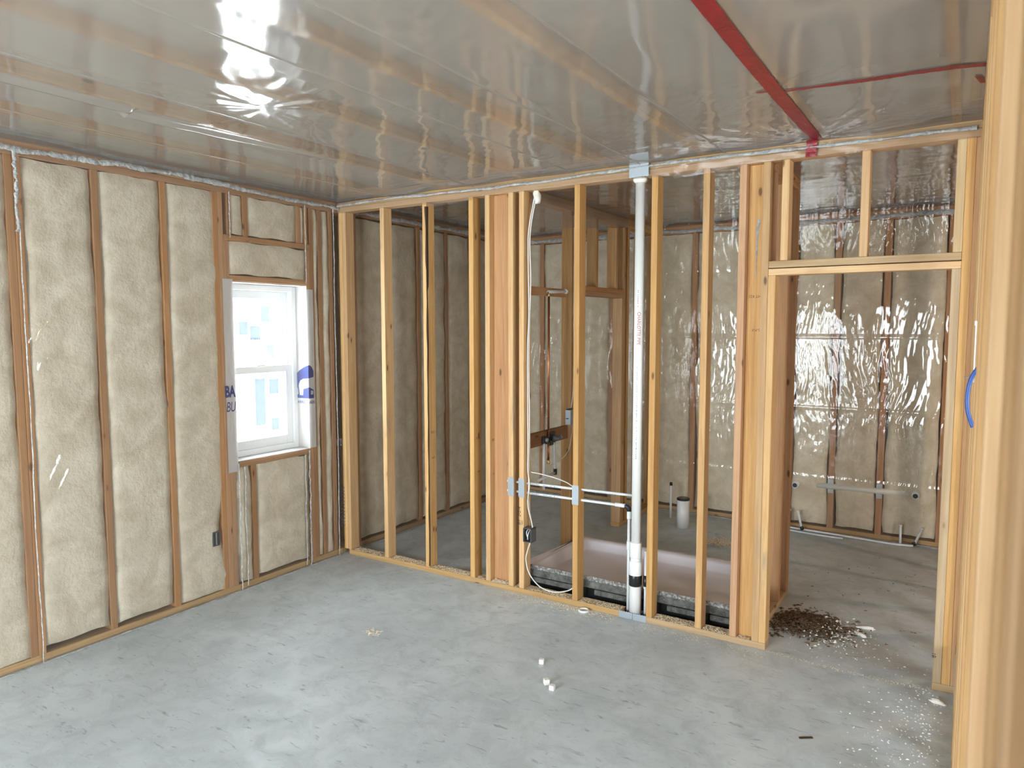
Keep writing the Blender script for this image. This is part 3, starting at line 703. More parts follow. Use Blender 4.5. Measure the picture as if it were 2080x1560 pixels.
# ------------------------------------------------------------------ window in the left wall
win = empty('window_1', (-0.16, -0.65, WINZ0)); tag(win, 'small white vinyl double hung window with paper stickers', 'window', kind='structure')
bpy.context.view_layer.update()
def wpart(name, bm, mat, parent=win):
    o = from_bm(name, bm, mat, None); o.parent = parent
    m = Matrix.Identity(4); q = parent
    while q is not None: m = m @ Matrix.Translation(-q.location); q = q.parent
    o.matrix_parent_inverse = m; return o
def ring(x0, x1, y0, y1, z0, z1, w, wb_=None, wt=None):
    bm = bmesh.new(); wb_ = wb_ or w; wt = wt or w
    bm_box(bm, (x0, y0, z0), (x1, y0 + w, z1), 0.003); bm_box(bm, (x0, y1 - w, z0), (x1, y1, z1), 0.003)
    bm_box(bm, (x0, y0 + w, z0), (x1, y1 - w, z0 + wb_), 0.003); bm_box(bm, (x0, y0 + w, z1 - wt), (x1, y1 - w, z1), 0.003); return bm
FY0, FY1 = -0.965, -0.335
wpart('frame', ring(-0.20, -0.105, FY0, FY1, WINZ0 + 0.01, WINZ1 - 0.01, 0.040), M['vinyl'])
up = wpart('upper_sash', ring(-0.19, -0.160, FY0 + 0.04, FY1 - 0.04, 1.475, WINZ1 - 0.05, 0.055, 0.045), M['vinyl'])
lo_ = wpart('lower_sash', ring(-0.155, -0.122, FY0 + 0.04, FY1 - 0.04, WINZ0 + 0.05, 1.530, 0.055, 0.065, 0.05), M['vinyl'])
b = bmesh.new(); bm_box(b, (-0.177, FY0 + 0.08, 1.51), (-0.173, FY1 - 0.08, 2.03)); wpart('pane', b, M['glass'], win)
b = bmesh.new(); bm_box(b, (-0.140, FY0 + 0.08, 0.99), (-0.136, FY1 - 0.08, 1.49)); wpart('pane', b, M['glass'], win)
b = bmesh.new(); bm_box(b, (-0.121, -0.70, 1.528), (-0.10, -0.63, 1.54), 0.003); wpart('sash_lock', b, M['vinyl'], win)
def sticker(x, y0, y1, z0, z1, lines, tri=False, block=None):
    b = bmesh.new(); bm_box(b, (x, y0, z0), (x + 0.0008, y1, z1)); s = wpart('sticker', b, M['paper'])
    h = z1 - z0
    for i in range(lines):
        zz = z1 - h * (i + 0.6) / (lines + 0.4); w = (y1 - y0) * (0.55 + 0.4 * abs(nz(i * 3.3, y0 * 9)))
        b = bmesh.new(); bm_box(b, (x + 0.0009, y0 + 0.006, zz - h / (lines * 6)), (x + 0.0011, y0 + 0.006 + w * 0.9, zz)); o = from_bm('print', b, M['ink_grey'], None); o.parent = s
        o.matrix_parent_inverse = Matrix.Translation(-win.location)
    if tri:
        ym = (y0 + y1) / 2; zt_ = z1 - 0.006; zm = z0 + h * 0.36
        for nm, co, m in (('print', [(y0 + 0.004, zt_), (ym, zt_), (y0 + 0.004, zm)], 'ink_pink'), ('print', [(ym, zt_), (y1 - 0.004, zt_), (y1 - 0.004, zm)], 'ink_pink'), ('print', [(ym, zt_), (y1 - 0.004, zm), (ym, zm)], 'ink_grey')):
            o = pydata(nm, [(x + 0.0012, a, c) for a, c in co], [(0, 1, 2)], M[m]); o.parent = s; o.matrix_parent_inverse = Matrix.Translation(-win.location)
sticker(-0.172, -0.60, -0.525, 1.845, 1.965, 4)
sticker(-0.172, -0.70, -0.61, 1.715, 1.82, 0, True)
sticker(-0.172, -0.79, -0.715, 1.755, 1.85, 2)
sticker(-0.172, -0.555, -0.495, 1.57, 1.68, 3)
sticker(-0.135, -0.70, -0.61, 1.10, 1.44, 12)
sticker(-0.135, -0.575, -0.49, 1.32, 1.43, 5)
sticker(-0.135, -0.56, -0.495, 1.05, 1.14, 4)
ticks('sticker_print', 9, 0.016, 0.0095, M['ink_grey'], (-0.1705, -0.697, 1.722), (0, 1, 0), (0, 0, 1), win, 8)
# house wrap folded into the opening
hw = empty('house_wrap', (0, -0.65, WINZ0)); tag(hw, 'white house wrap with blue bear emblem folded into the window opening', 'house wrap'); bpy.context.view_layer.update()
def wrapsheet(pt, u0, u1, v0, v1, nu, nv):
    vs = [pt(u0 + (u1 - u0) * i / nu, v0 + (v1 - v0) * j / nv) for j in range(nv + 1) for i in range(nu + 1)]
    fs = [(j * (nu + 1) + i, j * (nu + 1) + i + 1, (j + 1) * (nu + 1) + i + 1, (j + 1) * (nu + 1) + i) for j in range(nv) for i in range(nu)]
    o = pydata('wrap_flap', vs, fs, M['wrap'], None, True); o.parent = hw; o.matrix_parent_inverse = Matrix.Translation(-hw.location); return o
jr = lambda x, z: (x, WINY1 - 0.012 + 0.004 * nz(x * 10, z * 4, 2), z)
wrapsheet(jr, -0.20, 0.012, WINZ0 + 0.004, WINZ1 - 0.004, 8, 40)
wrapsheet(lambda x, z: (x, WINY0 + 0.010 + 0.003 * nz(x * 10, z * 4, 5), z), -0.20, 0.012, WINZ0 + 0.004, WINZ1 - 0.004, 8, 40)
wrapsheet(lambda x, y: (x, y, WINZ0 + 0.008 + 0.002 * nz(x * 10, y * 8, 5)), -0.20, 0.012, WINY0 + 0.01, WINY1 - 0.012, 8, 24)
wrapsheet(lambda x, y: (x, y, WINZ1 - 0.008 - 0.003 * nz(x * 10, y * 8, 7)), -0.20, 0.010, WINY0 + 0.01, WINY1 - 0.012, 8, 24)
wrapsheet(lambda y, z: (0.0135 + 0.002 * nz(y * 12, z * 4, 1), y, z), WINY1 - 0.013, -0.272, WINZ0 + 0.01, WINZ1 - 0.03, 4, 40)
wrapsheet(lambda y, z: (0.0135 + 0.002 * nz(y * 12, z * 4, 9), y, z), -1.045, WINY0 + 0.012, WINZ0 - 0.06, WINZ1 + 0.01, 5, 40)
text('wrap_lettering', 'BA', 0.105, M['logo_blue'], (0.0165, -1.055, 1.345), (0, 1, 0), (0, 0, 1), hw, sx=0.6, bold=0.004)
text('wrap_lettering', 'BU', 0.095, M['logo_blue'], (0.0165, -1.050, 1.245), (0, 1, 0), (0, 0, 1), hw, sx=0.6, shear=0.2)
# emblem: dome with a pale bear; s runs along the reveal (from deep to the edge), then along the wall face
def emb(s, z, lift):
    e = 0.135 + 0.010      # reveal run before the corner
    if s <= e: return (-0.125 + s, WINY1 - 0.0175 - lift, z)
    return (0.0165 + lift, WINY1 - 0.0175 + (s - e), z)
def outline(name, pts, mat, lift, label=None):
    # split polygon into a fan of narrow vertical strips following the fold
    n = 60; s0 = min(p[0] for p in pts); s1 = max(p[0] for p in pts); vs, fs = [], []
    def span(s):
        zz = []
        for a, b2 in zip(pts, pts[1:] + pts[:1]):
            if (a[0] - s) * (b2[0] - s) <= 0 and a[0] != b2[0]: zz.append(a[1] + (b2[1] - a[1]) * (s - a[0]) / (b2[0] - a[0]))
        return (min(zz), max(zz)) if zz else None
    for i in range(n + 1):
        s = s0 + (s1 - s0) * min(max(i / n, 1e-4), 1 - 1e-4); a = span(s)
        vs += [emb(s, a[0], lift), emb(s, a[1], lift)]
    for i in range(n): fs.append((2 * i, 2 * i + 2, 2 * i + 3, 2 * i + 1))
    o = pydata(name, vs, fs, mat, None); o.parent = hw; o.matrix_parent_inverse = Matrix.Translation(-hw.location); return o
Z0 = 1.275
outline('emblem_dome', [(0.0, Z0), (0.195, Z0), (0.195, Z0 + 0.205), (0.180, Z0 + 0.235), (0.160, Z0 + 0.25), (0.135, Z0 + 0.248), (0.09, Z0 + 0.232), (0.045, Z0 + 0.208), (0.015, Z0 + 0.185), (0.0, Z0 + 0.155)], M['logo_blue'], 0.0002)
outline('emblem_bear', [(0.034, Z0 + 0.085), (0.06, Z0 + 0.075), (0.10, Z0 + 0.072), (0.15, Z0 + 0.085), (0.195, Z0 + 0.062), (0.195, Z0 + 0.160), (0.165, Z0 + 0.155), (0.13, Z0 + 0.150), (0.09, Z0 + 0.148), (0.055, Z0 + 0.135), (0.038, Z0 + 0.11)], M['wrap'], 0.0005)
outline('emblem_bear', [(0.045, Z0 + 0.022), (0.080, Z0 + 0.022), (0.088, Z0 + 0.085), (0.036, Z0 + 0.09)], M['wrap'], 0.0006)
outline('emblem_bear', [(0.018, Z0 + 0.028), (0.030, Z0 + 0.028), (0.026, Z0 + 0.075), (0.020, Z0 + 0.075)], M['wrap'], 0.0005)
outline('emblem_bear', [(0.165, Z0 + 0.028), (0.188, Z0 + 0.028), (0.190, Z0 + 0.055), (0.167, Z0 + 0.060)], M['wrap'], 0.0005)
text('wrap_lettering', 'BARRIC', 0.030, M['logo_blue'], (-0.125, WINY1 - 0.0185, 1.235), (1, 0, 0), (0, 0, 1), hw, sx=1.1)
text('wrap_lettering', 'ADE', 0.030, M['logo_blue'], (0.0175, WINY1 - 0.014, 1.235), (0, 1, 0), (0, 0, 1), hw, sx=0.95)

# patio door and side window (behind the photographer)
w2 = empty('window_2', (PX0, YR, 0)); tag(w2, 'wide white patio door behind the photographer', 'patio door', kind='structure')
b = bmesh.new(); P0, P1 = 0, PX1 - PX0
bm_box(b, (P0, -0.12, 0.0), (P0 + 0.06, -0.04, 2.2)); bm_box(b, (P1 - 0.06, -0.12, 0), (P1, -0.04, 2.2)); bm_box(b, (P0, -0.12, 2.14), (P1, -0.04, 2.2)); bm_box(b, (P0, -0.12, 0), (P1, -0.04, 0.05)); bm_box(b, (P1 / 2 - 0.05, -0.12, 0), (P1 / 2 + 0.05, -0.04, 2.2))
from_bm('frame', b, M['vinyl'], w2)
for k in range(2):
    b = bmesh.new(); bm_box(b, (0.06 + k * P1 / 2, -0.085, 0.05), (P1 / 2 - 0.05 + k * P1 / 2, -0.08, 2.14)); from_bm('pane', b, M['glass'], w2)
w3 = empty('window_3', (7.65, -4.5, 0.6)); tag(w3, 'wide white window band of the neighbouring room', 'window', kind='structure')
b = bmesh.new()
for y in (0.0, 2.14): bm_box(b, (-0.03, y, 0), (0.03, y + 0.06, 1.7))
bm_box(b, (-0.03, 0, 0), (0.03, 2.2, 0.06)); bm_box(b, (-0.03, 0, 1.64), (0.03, 2.2, 1.7)); from_bm('frame', b, M['vinyl'], w3)
box('pane', (-0.003, 0.06, 0.06), (0.003, 2.14, 1.64), M['glass'], w3)

# ------------------------------------------------------------------ plumbing
vp = empty('vent_pipe', (2.49, 0.045, 0)); tag(vp, 'tall white plastic vent pipe standing in the partition', 'pipe')
VR = 0.0295
lathe('pipe', [(VR, 0.44), (VR, 2.70)], (0, 0, 0), M['pvc'], vp)
lathe('coupling', [(0.033, 0.38), (0.037, 0.385), (0.037, 0.475), (0.034, 0.48)], (0, 0, 0), M['pvc'], vp)
lathe('pipe', [(0.032, 0.31), (0.032, 0.39)], (0, 0, 0), M['pvc'], vp)
lathe('reducer', [(0.033, 0.365), (0.039, 0.355), (0.042, 0.335), (0.042, 0.275), (0.038, 0.27)], (0, 0, 0), M['pvc'], vp)
lathe('lower_pipe', [(0.037, -0.02), (0.037, 0.28)], (0, 0, 0), M['pvc_dirty'], vp)
lathe('black_wrap', [(0.0385, 0.205), (0.041, 0.21), (0.0405, 0.25), (0.042, 0.275), (0.0395, 0.28)], (0, 0, 0), M['blackp'], vp)['label'] = 'black plastic wrap around the joint'
lathe('foam_collar', [(0.031, 2.665), (0.043, 2.675), (0.046, 2.690)], (0, 0, 0), M['foam'], vp, 14)
# print down the pipe, facing the camera
dv = Vector((CAM.x - 2.49, CAM.y - 0.045, 0)).normalized(); rt = Vector((-dv.y, dv.x, 0)) * -1
rt = Vector((0, 0, 1)).cross(dv).normalized()
pp = lambda z: Vector((2.49, 0.045, z)) + (dv * 0.96 - rt * 0.28).normalized() * (VR + 0.0008)
bpy.context.view_layer.update()
ticks('pipe_print', 11, 0.010, 0.0095, M['ink_red'], pp(2.03), (0, 0, -1), rt, vp, 3)
text('pipe_print', 'CHARLOTTE PIPE', 0.027, M['ink_red'], pp(1.90), (0, 0, -1), rt, vp, sx=0.95)
ticks('pipe_print', 58, 0.011, 0.0105, M['ink_grey'], pp(1.60), (0, 0, -1), rt, vp, 4)
for x in (2.437, 2.552):
    tp = empty('water_pipe', (x, 0.058, 0)); tag(tp, 'thin white water pipe beside the vent pipe, ' + ('elbowed at the top' if x < 2.5 else 'half hidden by a stud'), 'pipe')
    top = 0.66 if x < 2.5 else 0.43
    lathe('pipe', [(0.0095, -0.02), (0.0095, top)], (0, 0, 0), M['pex'], tp, 12)
    lathe('coupling', [(0.0125, top - 0.24), (0.0135, top - 0.235), (0.0135, top - 0.19), (0.0125, top - 0.185)], (0, 0, 0), M['pex'], tp, 12)
    if x < 2.5:
        lathe('elbow', [(0.0135, top - 0.045), (0.0145, top - 0.04), (0.0145, top + 0.004)], (0, 0, 0), M['pex'], tp, 12)
        from_bm('elbow_joint', tube_pts(smooth_path([(0, 0, top), (-0.004, -0.004, top + 0.026), (-0.022, -0.008, top + 0.036)], 5), 0.0138, 12), M['blackp'], tp)
    else:
        lathe('black_wrap', [(0.014, 0.205), (0.016, 0.23), (0.014, 0.275)], (0, 0, 0), M['blackp'], tp, 10)
up_p = empty('water_pipe', (1.545, 0.045, 0.755)); tag(up_p, 'upper thin white water pipe running level through the studs', 'pipe')
tube('pipe', [(0, 0, 0), (0.45, 0, 0.006), (0.95, 0.03, 0.008)], 0.0085, M['pex'], up_p)
lo_p = empty('water_pipe', (1.545, 0.045, 0.690)); tag(lo_p, 'lower thin white water pipe running level through the studs', 'pipe')
tube('pipe', [(0, 0, 0), (0.45, 0, 0.004), (0.868, 0.006, 0.006)], 0.0085, M['pex'], lo_p)
tube('coupling', [(0.80, 0.005, 0.006), (0.866, 0.006, 0.006)], 0.0125, M['pex'], lo_p)
bpy.context.view_layer.update()
for p_, runs in ((up_p, ((0.17, 26), (0.55, 30))), (lo_p, ((0.17, 26),))):
    for dx, k in runs: ticks('pipe_print', k, 0.006, 0.009, M['ink_grey'], (1.545 + dx, 0.045 - 0.0092, p_.location.z), (1, 0, 0.008), (0, 0, 1), p_, k)
def nail_plate(label, x0, x1, z0, z1, parent=None, y=-0.0012):
    bm = bmesh.new(); bm_box(bm, (x0, y, z0), (x1, y + 0.0012, z1))
    for i in range(6):
        for z, s in ((z0, -1), (z1, 1)):
            xx = x0 + (x1 - x0) * (i + 0.5) / 6; a = [bm.verts.new(q) for q in ((xx - 0.0025, y, z), (xx + 0.0025, y, z), (xx, y, z + s * 0.006))]; bm.faces.new(a)
    o = from_bm('nail_plate', bm, M['steel']); tag(o, label, 'nail plate', 'grey steel nail plates'); return o
nail_plate('grey nail plate on the stud beside the wide backing board', 1.576, 1.622, 0.668, 0.790)
nail_plate('grey nail plate on the stud above the outlet box', 1.660, 1.706, 0.670, 0.792)
nail_plate('grey nail plate on the stud between the outlet box and vent pipe', 2.066, 2.112, 0.672, 0.794)
nail_plate('grey strap across the sill at the vent pipe foot, first piece', 2.400, 2.490, 0.0, 0.040)
nail_plate('grey strap across the sill at the vent pipe foot, second piece', 2.492, 2.580, 0.0, 0.040)
nail_plate('grey nail plate on the top plate above the vent pipe', 2.444, 2.566, 2.688, 2.762, y=-0.022)
o = box('pipe_boot', (2.417, 0.003, -0.03), (2.576, D + 0.02, 0.006), M['blackp']); tag(o, 'black rubber boot around the vent pipe foot', 'pipe boot')

# shower valve and riser on the closet wall
sv = empty('shower_valve', (1.556, 0.55, 0.0)); tag(sv, 'copper shower riser with a black valve on a shade-darkened block', 'shower valve')
VX = 0.035
lathe('riser', [(0.0085, 1.0), (0.0085, 2.05)], (VX, -0.02, 0), M['copper'], sv, 12)
lathe('drop_pipe', [(0.0085, 0.83), (0.0085, 0.96)], (VX, -0.02, 0), M['copper'], sv, 12)
lathe('brass_fitting', [(0.011, 0.80), (0.012, 0.805), (0.012, 0.835)], (VX, -0.02, 0), M['brass'], sv, 12)
lathe('brass_fitting', [(0.011, 2.03), (0.012, 2.035), (0.012, 2.065)], (VX, -0.02, 0), M['brass'], sv, 12)
tube('shower_arm', [(VX, -0.03, 2.062), (VX + 0.008, 0.06, 2.068), (VX + 0.02, 0.20, 2.075)], 0.013, M['pvc'], sv)
lathe('test_plug', [(0.016, 0), (0.019, 0.004), (0.019, 0.018), (0.012, 0.022)], (VX + 0.02, 0.19, 2.075), M['pvc'], sv, 12, 'y')
b = bmesh.new(); bm_box(b, (VX - 0.012, -0.005, 0.93), (VX + 0.004, 0.085, 1.03), 0.006); bm_box(b, (VX - 0.012, -0.10, 0.955), (VX + 0.004, -0.03, 1.01), 0.005); from_bm('valve_plate', b, M['blackp'], sv)
lathe('valve_stem', [(0.024, 0.0), (0.022, 0.035), (0.014, 0.04), (0.014, 0.065)], (VX, 0.04, 0.985), M['box'], sv, 14, 'x')
lathe('valve_stop', [(0.016, 0.0), (0.016, 0.02), (0.009, 0.022)], (VX, -0.065, 0.985), M['steel'], sv, 12, 'x')
lathe('valve_stop', [(0.016, 0.0), (0.016, 0.02), (0.009, 0.022)], (VX + 0.03, 0.10, 0.985), M['steel'], sv, 12, 'y')
tube('feed_pipe', smooth_path([(VX, 0.06, 0.95), (VX, 0.075, 0.80), (VX, 0.085, 0.735)], 5), 0.010, M['pex'], sv)
tube('feed_pipe', [(VX, -0.085, 0.96), (VX, -0.09, 0.62)], 0.010, M['pex'], sv)
lathe('elbow', [(0.014, 0.70), (0.015, 0.72), (0.0145, 0.745)], (VX, 0.085, 0), M['blackp'], sv, 10)
tube('branch_pipe', [(VX, 0.085, 0.715), (VX, -0.16, 0.70)], 0.0095, M['pex'], sv)

# shower pan
sp = empty('shower_pan', (2.35, 0.6, 0)); tag(sp, 'white shower base in the framed alcove, rough grey underside showing', 'shower base')
X0, X1, Y0, Y1 = 1.592, 3.118, 0.135, 1.115
def loft(rings, closed_top=None):
    bm = bmesh.new(); rr = [[bm.verts.new(p) for p in r] for r in rings]; n = len(rings[0])
    for a, b2 in zip(rr, rr[1:]):
        for k in range(n): bm.faces.new((a[k], a[(k + 1) % n], b2[(k + 1) % n], b2[k]))
    bm.faces.new(rr[-1]); return bm
def rect(x0, x1, y0, y1, zs, r=0.0, n=5):
    """rounded rectangle; zs = (front, right, back, left) heights blended by side"""
    pts = []
    for cx, cy, a0 in ((x1 - r, y0 + r, -90), (x1 - r, y1 - r, 0), (x0 + r, y1 - r, 90), (x0 + r, y0 + r, 180)):
        for i in range(n + 1):
            a = math.radians(a0 + 90 * i / n); x = cx + r * math.cos(a); y = cy + r * math.sin(a)
            t = min(max((y - y1 + 0.06) / 0.05, 0), 1); pts.append((x - 2.35, y - 0.6, zs[0] * (1 - t) + zs[1] * t))
    return pts
bm = loft([rect(X0, X1, Y0, Y1, (0.165, 0.10), 0.01), rect(X0 + 0.012, X1 - 0.012, Y0 + 0.012, Y1 - 0.001, (0.166, 0.105), 0.015), rect(X0 + 0.018, X1 - 0.018, Y0 + 0.018, Y1 - 0.012, (0.135, 0.112), 0.02),
           rect(X0 + 0.045, X1 - 0.045, Y0 + 0.045, Y1 - 0.075, (0.130, 0.112), 0.03), rect(X0 + 0.055, X1 - 0.055, Y0 + 0.055, Y1 - 0.09, (0.120, 0.100), 0.05), rect(X0 + 0.085, X1 - 0.085, Y0 + 0.085, Y1 - 0.115, (0.055, 0.055), 0.07),
           rect(X0 + 0.11, X1 - 0.11, Y0 + 0.11, Y1 - 0.14, (0.048, 0.048), 0.08), rect(X0 + 0.6, X1 - 0.6, Y0 + 0.4, Y1 - 0.4, (0.040, 0.040), 0.08)])
bmesh.ops.recalc_face_normals(bm, faces=bm.faces); o = from_bm('basin', bm, M['acrylic'], sp, True)
bm = loft([rect(X0, X1, Y0, Y1, (0.162, 0.098), 0.01), rect(X0, X1, Y0, Y1, (0.0, 0.0), 0.01)]); 
b2 = bmesh.new(); bm.free()
# rough front: edge strip, set-back skirt, lower ledge
b2 = bmesh.new(); nX = 120; v, f = [], []
rows = ((-0.002, 0.166), (-0.006, 0.158), (-0.005, 0.140), (0.002, 0.134))
for i in range(nX + 1):
    x = X0 + (X1 - X0) * i / nX
    for j, (dy, z) in enumerate(rows): v.append((x - 2.35, Y0 + dy - 0.6 - 0.002 * nz(x * 40, j), z + 0.004 * nz(x * 33, j * 2.0)))
for i in range(nX):
    for j in range(3): q = i * 4 + j; f.append((q, q + 4, q + 5, q + 1))
b2.free(); pydata('rough_edge', v, f, M['pan_edge'], sp)
b = bmesh.new(); bm_box(b, (X0 - 2.35, Y0 + 0.004 - 0.6, 0.085), (X1 - 2.35, Y0 + 0.05 - 0.6, 0.136), 0.004); from_bm('skirt', b, M['pan_under'], sp)
b = bmesh.new(); bm_box(b, (X0 + 0.03 - 2.35, Y0 + 0.03 - 0.6, 0.0), (X1 - 0.03 - 2.35, Y0 + 0.06 - 0.6, 0.085), 0.002); from_bm('skirt', b, M['blackp'], sp)  # black lower strip: dark underside with the shadow gap put into the colour
for a, c in ((1.66, 2.02), (2.16, 2.40), (2.66, 2.86), (2.93, 3.09)):
    b = bmesh.new(); bm_box(b, (a - 2.35, Y0 + 0.006 - 0.6, 0.042), (c - 2.35, Y0 + 0.034 - 0.6, 0.078), 0.006); from_bm('rib', b, M['pan_under'], sp)
b = bmesh.new(); bm_box(b, (X0 - 2.35, Y1 - 0.04 - 0.6, 0.0), (X1 - 2.35, Y1 - 0.002 - 0.6, 0.100), 0.004); from_bm('threshold', b, M['acrylic'], sp)
for a in (X0, X1 - 0.02):
    b = bmesh.new(); bm_box(b, (a - 2.35 + 0.002, Y0 + 0.004 - 0.6, 0.0), (a - 2.35 + 0.018, Y1 - 0.06 - 0.6, 0.130), 0.002); from_bm('side_skirt', b, M['pan_under'], sp)

# drain pipe standing in the bathroom floor, thin one beside it
o = empty('drain_pipe', (2.07, 2.16, 0)); tag(o, 'short scuffed white drain pipe standing in the bathroom floor', 'pipe')
lathe('pipe', [(0.056, 0.0), (0.056, 0.265)], (0, 0, 0), M['pvc_dirty'], o)
lathe('seal', [(0.057, 0.252), (0.058, 0.268), (0.05, 0.272)], (0, 0, 0), M['blackp'], o)
o = empty('water_pipe', (1.86, 2.42, 0)); tag(o, 'thin white capped water pipe behind the standing drain', 'pipe')
lathe('pipe', [(0.0105, 0.0), (0.0105, 0.32)], (0, 0, 0), M['pex'], o, 12); lathe('cap', [(0.014, 0.31), (0.014, 0.335), (0.008, 0.34)], (0, 0, 0), M['blackp'], o, 12)
# drain stubs on the back wall and the pipe in the wall
dp = empty('drain_line', (3.4, YB + 0.036, 0.41)); tag(dp, 'level white drain pipe inside the back wall behind plastic', 'pipe')
tube('pipe', [(-0.30, -0.025, -0.004), (0.42, -0.025, 0.006)], 0.026, M['pvc'], dp)
for x, z, lab in ((2.93, 0.400, 'open white drain stub out of the back wall near the shower end'), (3.868, 0.420, 'open white drain stub out of the back wall near the door jamb')):
    o = empty('drain_stub', (x, YB, z)); tag(o, lab, 'pipe')
    lathe('pipe', [(0.025, 0.05), (0.025, -0.075), (0.0205, -0.078), (0.0205, -0.02)], (0, 0, 0), M['pvc'], o, 20, 'y')
    lathe('hub', [(0.030, 0.05), (0.030, -0.03), (0.026, -0.034)], (0, 0, 0), M['pvc'], o, 20, 'y')
    lathe('bore', [(0.0200, -0.0775), (0.0200, -0.079)], (0, 0, 0), M['box_dark'], o, 20, 'y')
for x, lab in ((3.190, 'grey nail plate on the back wall stud near the shower end'), (3.572, 'grey nail plate on the back wall stud near the second stub')):
    o = box('nail_plate', (x, YB - 0.003, 0.35), (x + 0.046, YB - 0.0015, 0.475), M['steel']); tag(o, lab, 'nail plate', 'grey steel nail plates')
SB = [((2.883, 0.0), (2.895, 0.165), 'first white water stub by the shower end'), ((3.005, 0.0), (2.965, 0.16), 'second white water stub by the shower end'), ((3.775, 0.0), (3.77, 0.150), 'upright white water stub near the door jamb'), ((3.875, -0.0), (3.925, 0.145), 'leaning white water stub near the door jamb')]
for i, ((xa, za), (xb, zb_), lab) in enumerate(SB):
    o = empty('water_stub', (xa, YB - 0.10, 0.012)); tag(o, lab, 'pipe')
    tube('pipe', [(0, 0, 0.0), (xb - xa, 0.02, zb_)], 0.0095, M['pex'], o)
    tube('cap', [((xb - xa) * 0.93, 0.0186, zb_ * 0.93), ((xb - xa) * 1.03, 0.0206, zb_ * 1.03)], 0.0125, M['cable'], o)
    if i in (1, 3): tube('elbow', [(0.005, 0, 0.002), (-0.006, 0, 0.03)], 0.015, M['blackp'], o)
wl_ = from_bm('water_line', tube_pts(smooth_path([(2.80, YB - 0.07, 0.014), (3.0, YB - 0.09, 0.014), (3.2, YB - 0.10, 0.013), (3.5, YB - 0.12, 0.012), (3.72, YB - 0.14, 0.012), (3.87, YB - 0.11, 0.012)], 8), 0.0095, 10), M['pex']); tag(wl_, 'white water line lying along the bathroom floor edge', 'pipe')
wl2 = from_bm('water_line', tube_pts(smooth_path([(2.78, YB - 0.14, 0.012), (2.95, YB - 0.165, 0.011), (3.15, YB - 0.19, 0.011), (3.35, YB - 0.19, 0.011)], 8), 0.008, 10), M['pex']); tag(wl2, 'short second white water line on the bathroom floor', 'pipe')

# ------------------------------------------------------------------ electrical
eb = empty('outlet_box', (1.703, 0.0, 0.415)); tag(eb, 'grey open outlet box on the partition stud by the shower', 'electrical box')
b = bmesh.new(); w_, h_ = 0.062, 0.094
for lo, hi in (((0, -0.012, -h_ / 2), (0.003, 0.055, h_ / 2)), ((w_ - 0.003, -0.012, -h_ / 2), (w_, 0.055, h_ / 2)), ((0, -0.012, -h_ / 2), (w_, 0.055, -h_ / 2 + 0.003)), ((0, -0.012, h_ / 2 - 0.003), (w_, 0.055, h_ / 2)), ((0, 0.052, -h_ / 2), (w_, 0.055, h_ / 2))):
    bm_box(b, lo, hi)
from_bm('box', b, M['box'], eb)
box('box_back', (0.003, 0.045, -h_ / 2 + 0.003), (w_ - 0.003, 0.052, h_ / 2 - 0.003), M['box_dark'], eb)
tube('wire_end', smooth_path([(0.03, 0.03, 0.045), (0.022, -0.002, 0.02), (0.030, 0.0, -0.02), (0.025, 0.01, -0.035)], 6), 0.003, M['cable'], eb, 8)
tube('wire_end', smooth_path([(0.04, 0.03, 0.045), (0.036, -0.004, 0.01), (0.028, 0.0, -0.03)], 6), 0.003, M['cable'], eb, 8)
def cable(label, pts, r=0.0038): 
    o = from_bm('cable', tube_pts(smooth_path(pts, 8), r, 8), M['cable']); tag(o, label, 'cable'); return o
cable('white cable stapled down the stud into the outlet box', [(1.765, 0.035, 2.67), (1.722, 0.03, 2.45), (1.716, 0.03, 2.3), (1.722, 0.03, 1.9), (1.712, 0.03, 1.62), (1.716, 0.03, 1.0), (1.714, 0.03, 0.86), (1.728, 0.03, 0.75), (1.714, 0.03, 0.62), (1.745, 0.03, 0.50), (1.752, 0.03, 0.46)])
cable('second white cable twisted beside the first one', [(1.772, 0.045, 2.67), (1.726, 0.04, 2.42), (1.730, 0.04, 2.1), (1.716, 0.04, 1.62), (1.722, 0.04, 1.2), (1.716, 0.04, 0.86), (1.716, 0.04, 0.62), (1.735, 0.04, 0.52), (1.748, 0.04, 0.46)])
cable('white cable looping from the outlet box down to the next stud', [(1.745, 0.02, 0.372), (1.722, 0.015, 0.30), (1.712, 0.012, 0.235), (1.742, 0.010, 0.145), (1.82, 0.010, 0.075), (1.92, 0.010, 0.058), (2.02, 0.012, 0.082), (2.075, 0.02, 0.115)])
cable('white cable sagging above the two level water pipes', [(1.715, 0.07, 0.83), (1.79, 0.072, 0.825), (1.90, 0.074, 0.81), (2.0, 0.074, 0.785), (2.075, 0.07, 0.74)], 0.0036)
o = from_bm('foam_blob', None or (lambda bm: (bmesh.ops.create_icosphere(bm, subdivisions=3, radius=0.03), [setattr(v_, 'co', Vector((v_.co.x * 0.8, v_.co.y * 0.8, v_.co.z * 1.5)) * (1 + 0.5 * nz(v_.co.x * 40, v_.co.y * 40, v_.co.z * 40))) for v_ in bm.verts], bm)[2])(bmesh.new()), M['foam'], None, True)
o.location = (1.772, 0.05, 2.655); tag(o, 'lump of white spray foam where the cable meets the top plate', 'spray foam')
eb2 = empty('junction_box', (1.585, 0.865, 1.115)); tag(eb2, 'grey junction box beside the shower valve on the closet wall', 'electrical box')
box('box', (0.0, -0.062, -0.058), (0.045, 0.034, 0.058), M['steel'], eb2, 0.003); box('knockout', (0.008, -0.0635, -0.012), (0.03, -0.062, -0.004), M['box_dark'], eb2); box('bracket', (0.004, -0.05, 0.058), (0.012, 0.03, 0.066), M['box'], eb2)
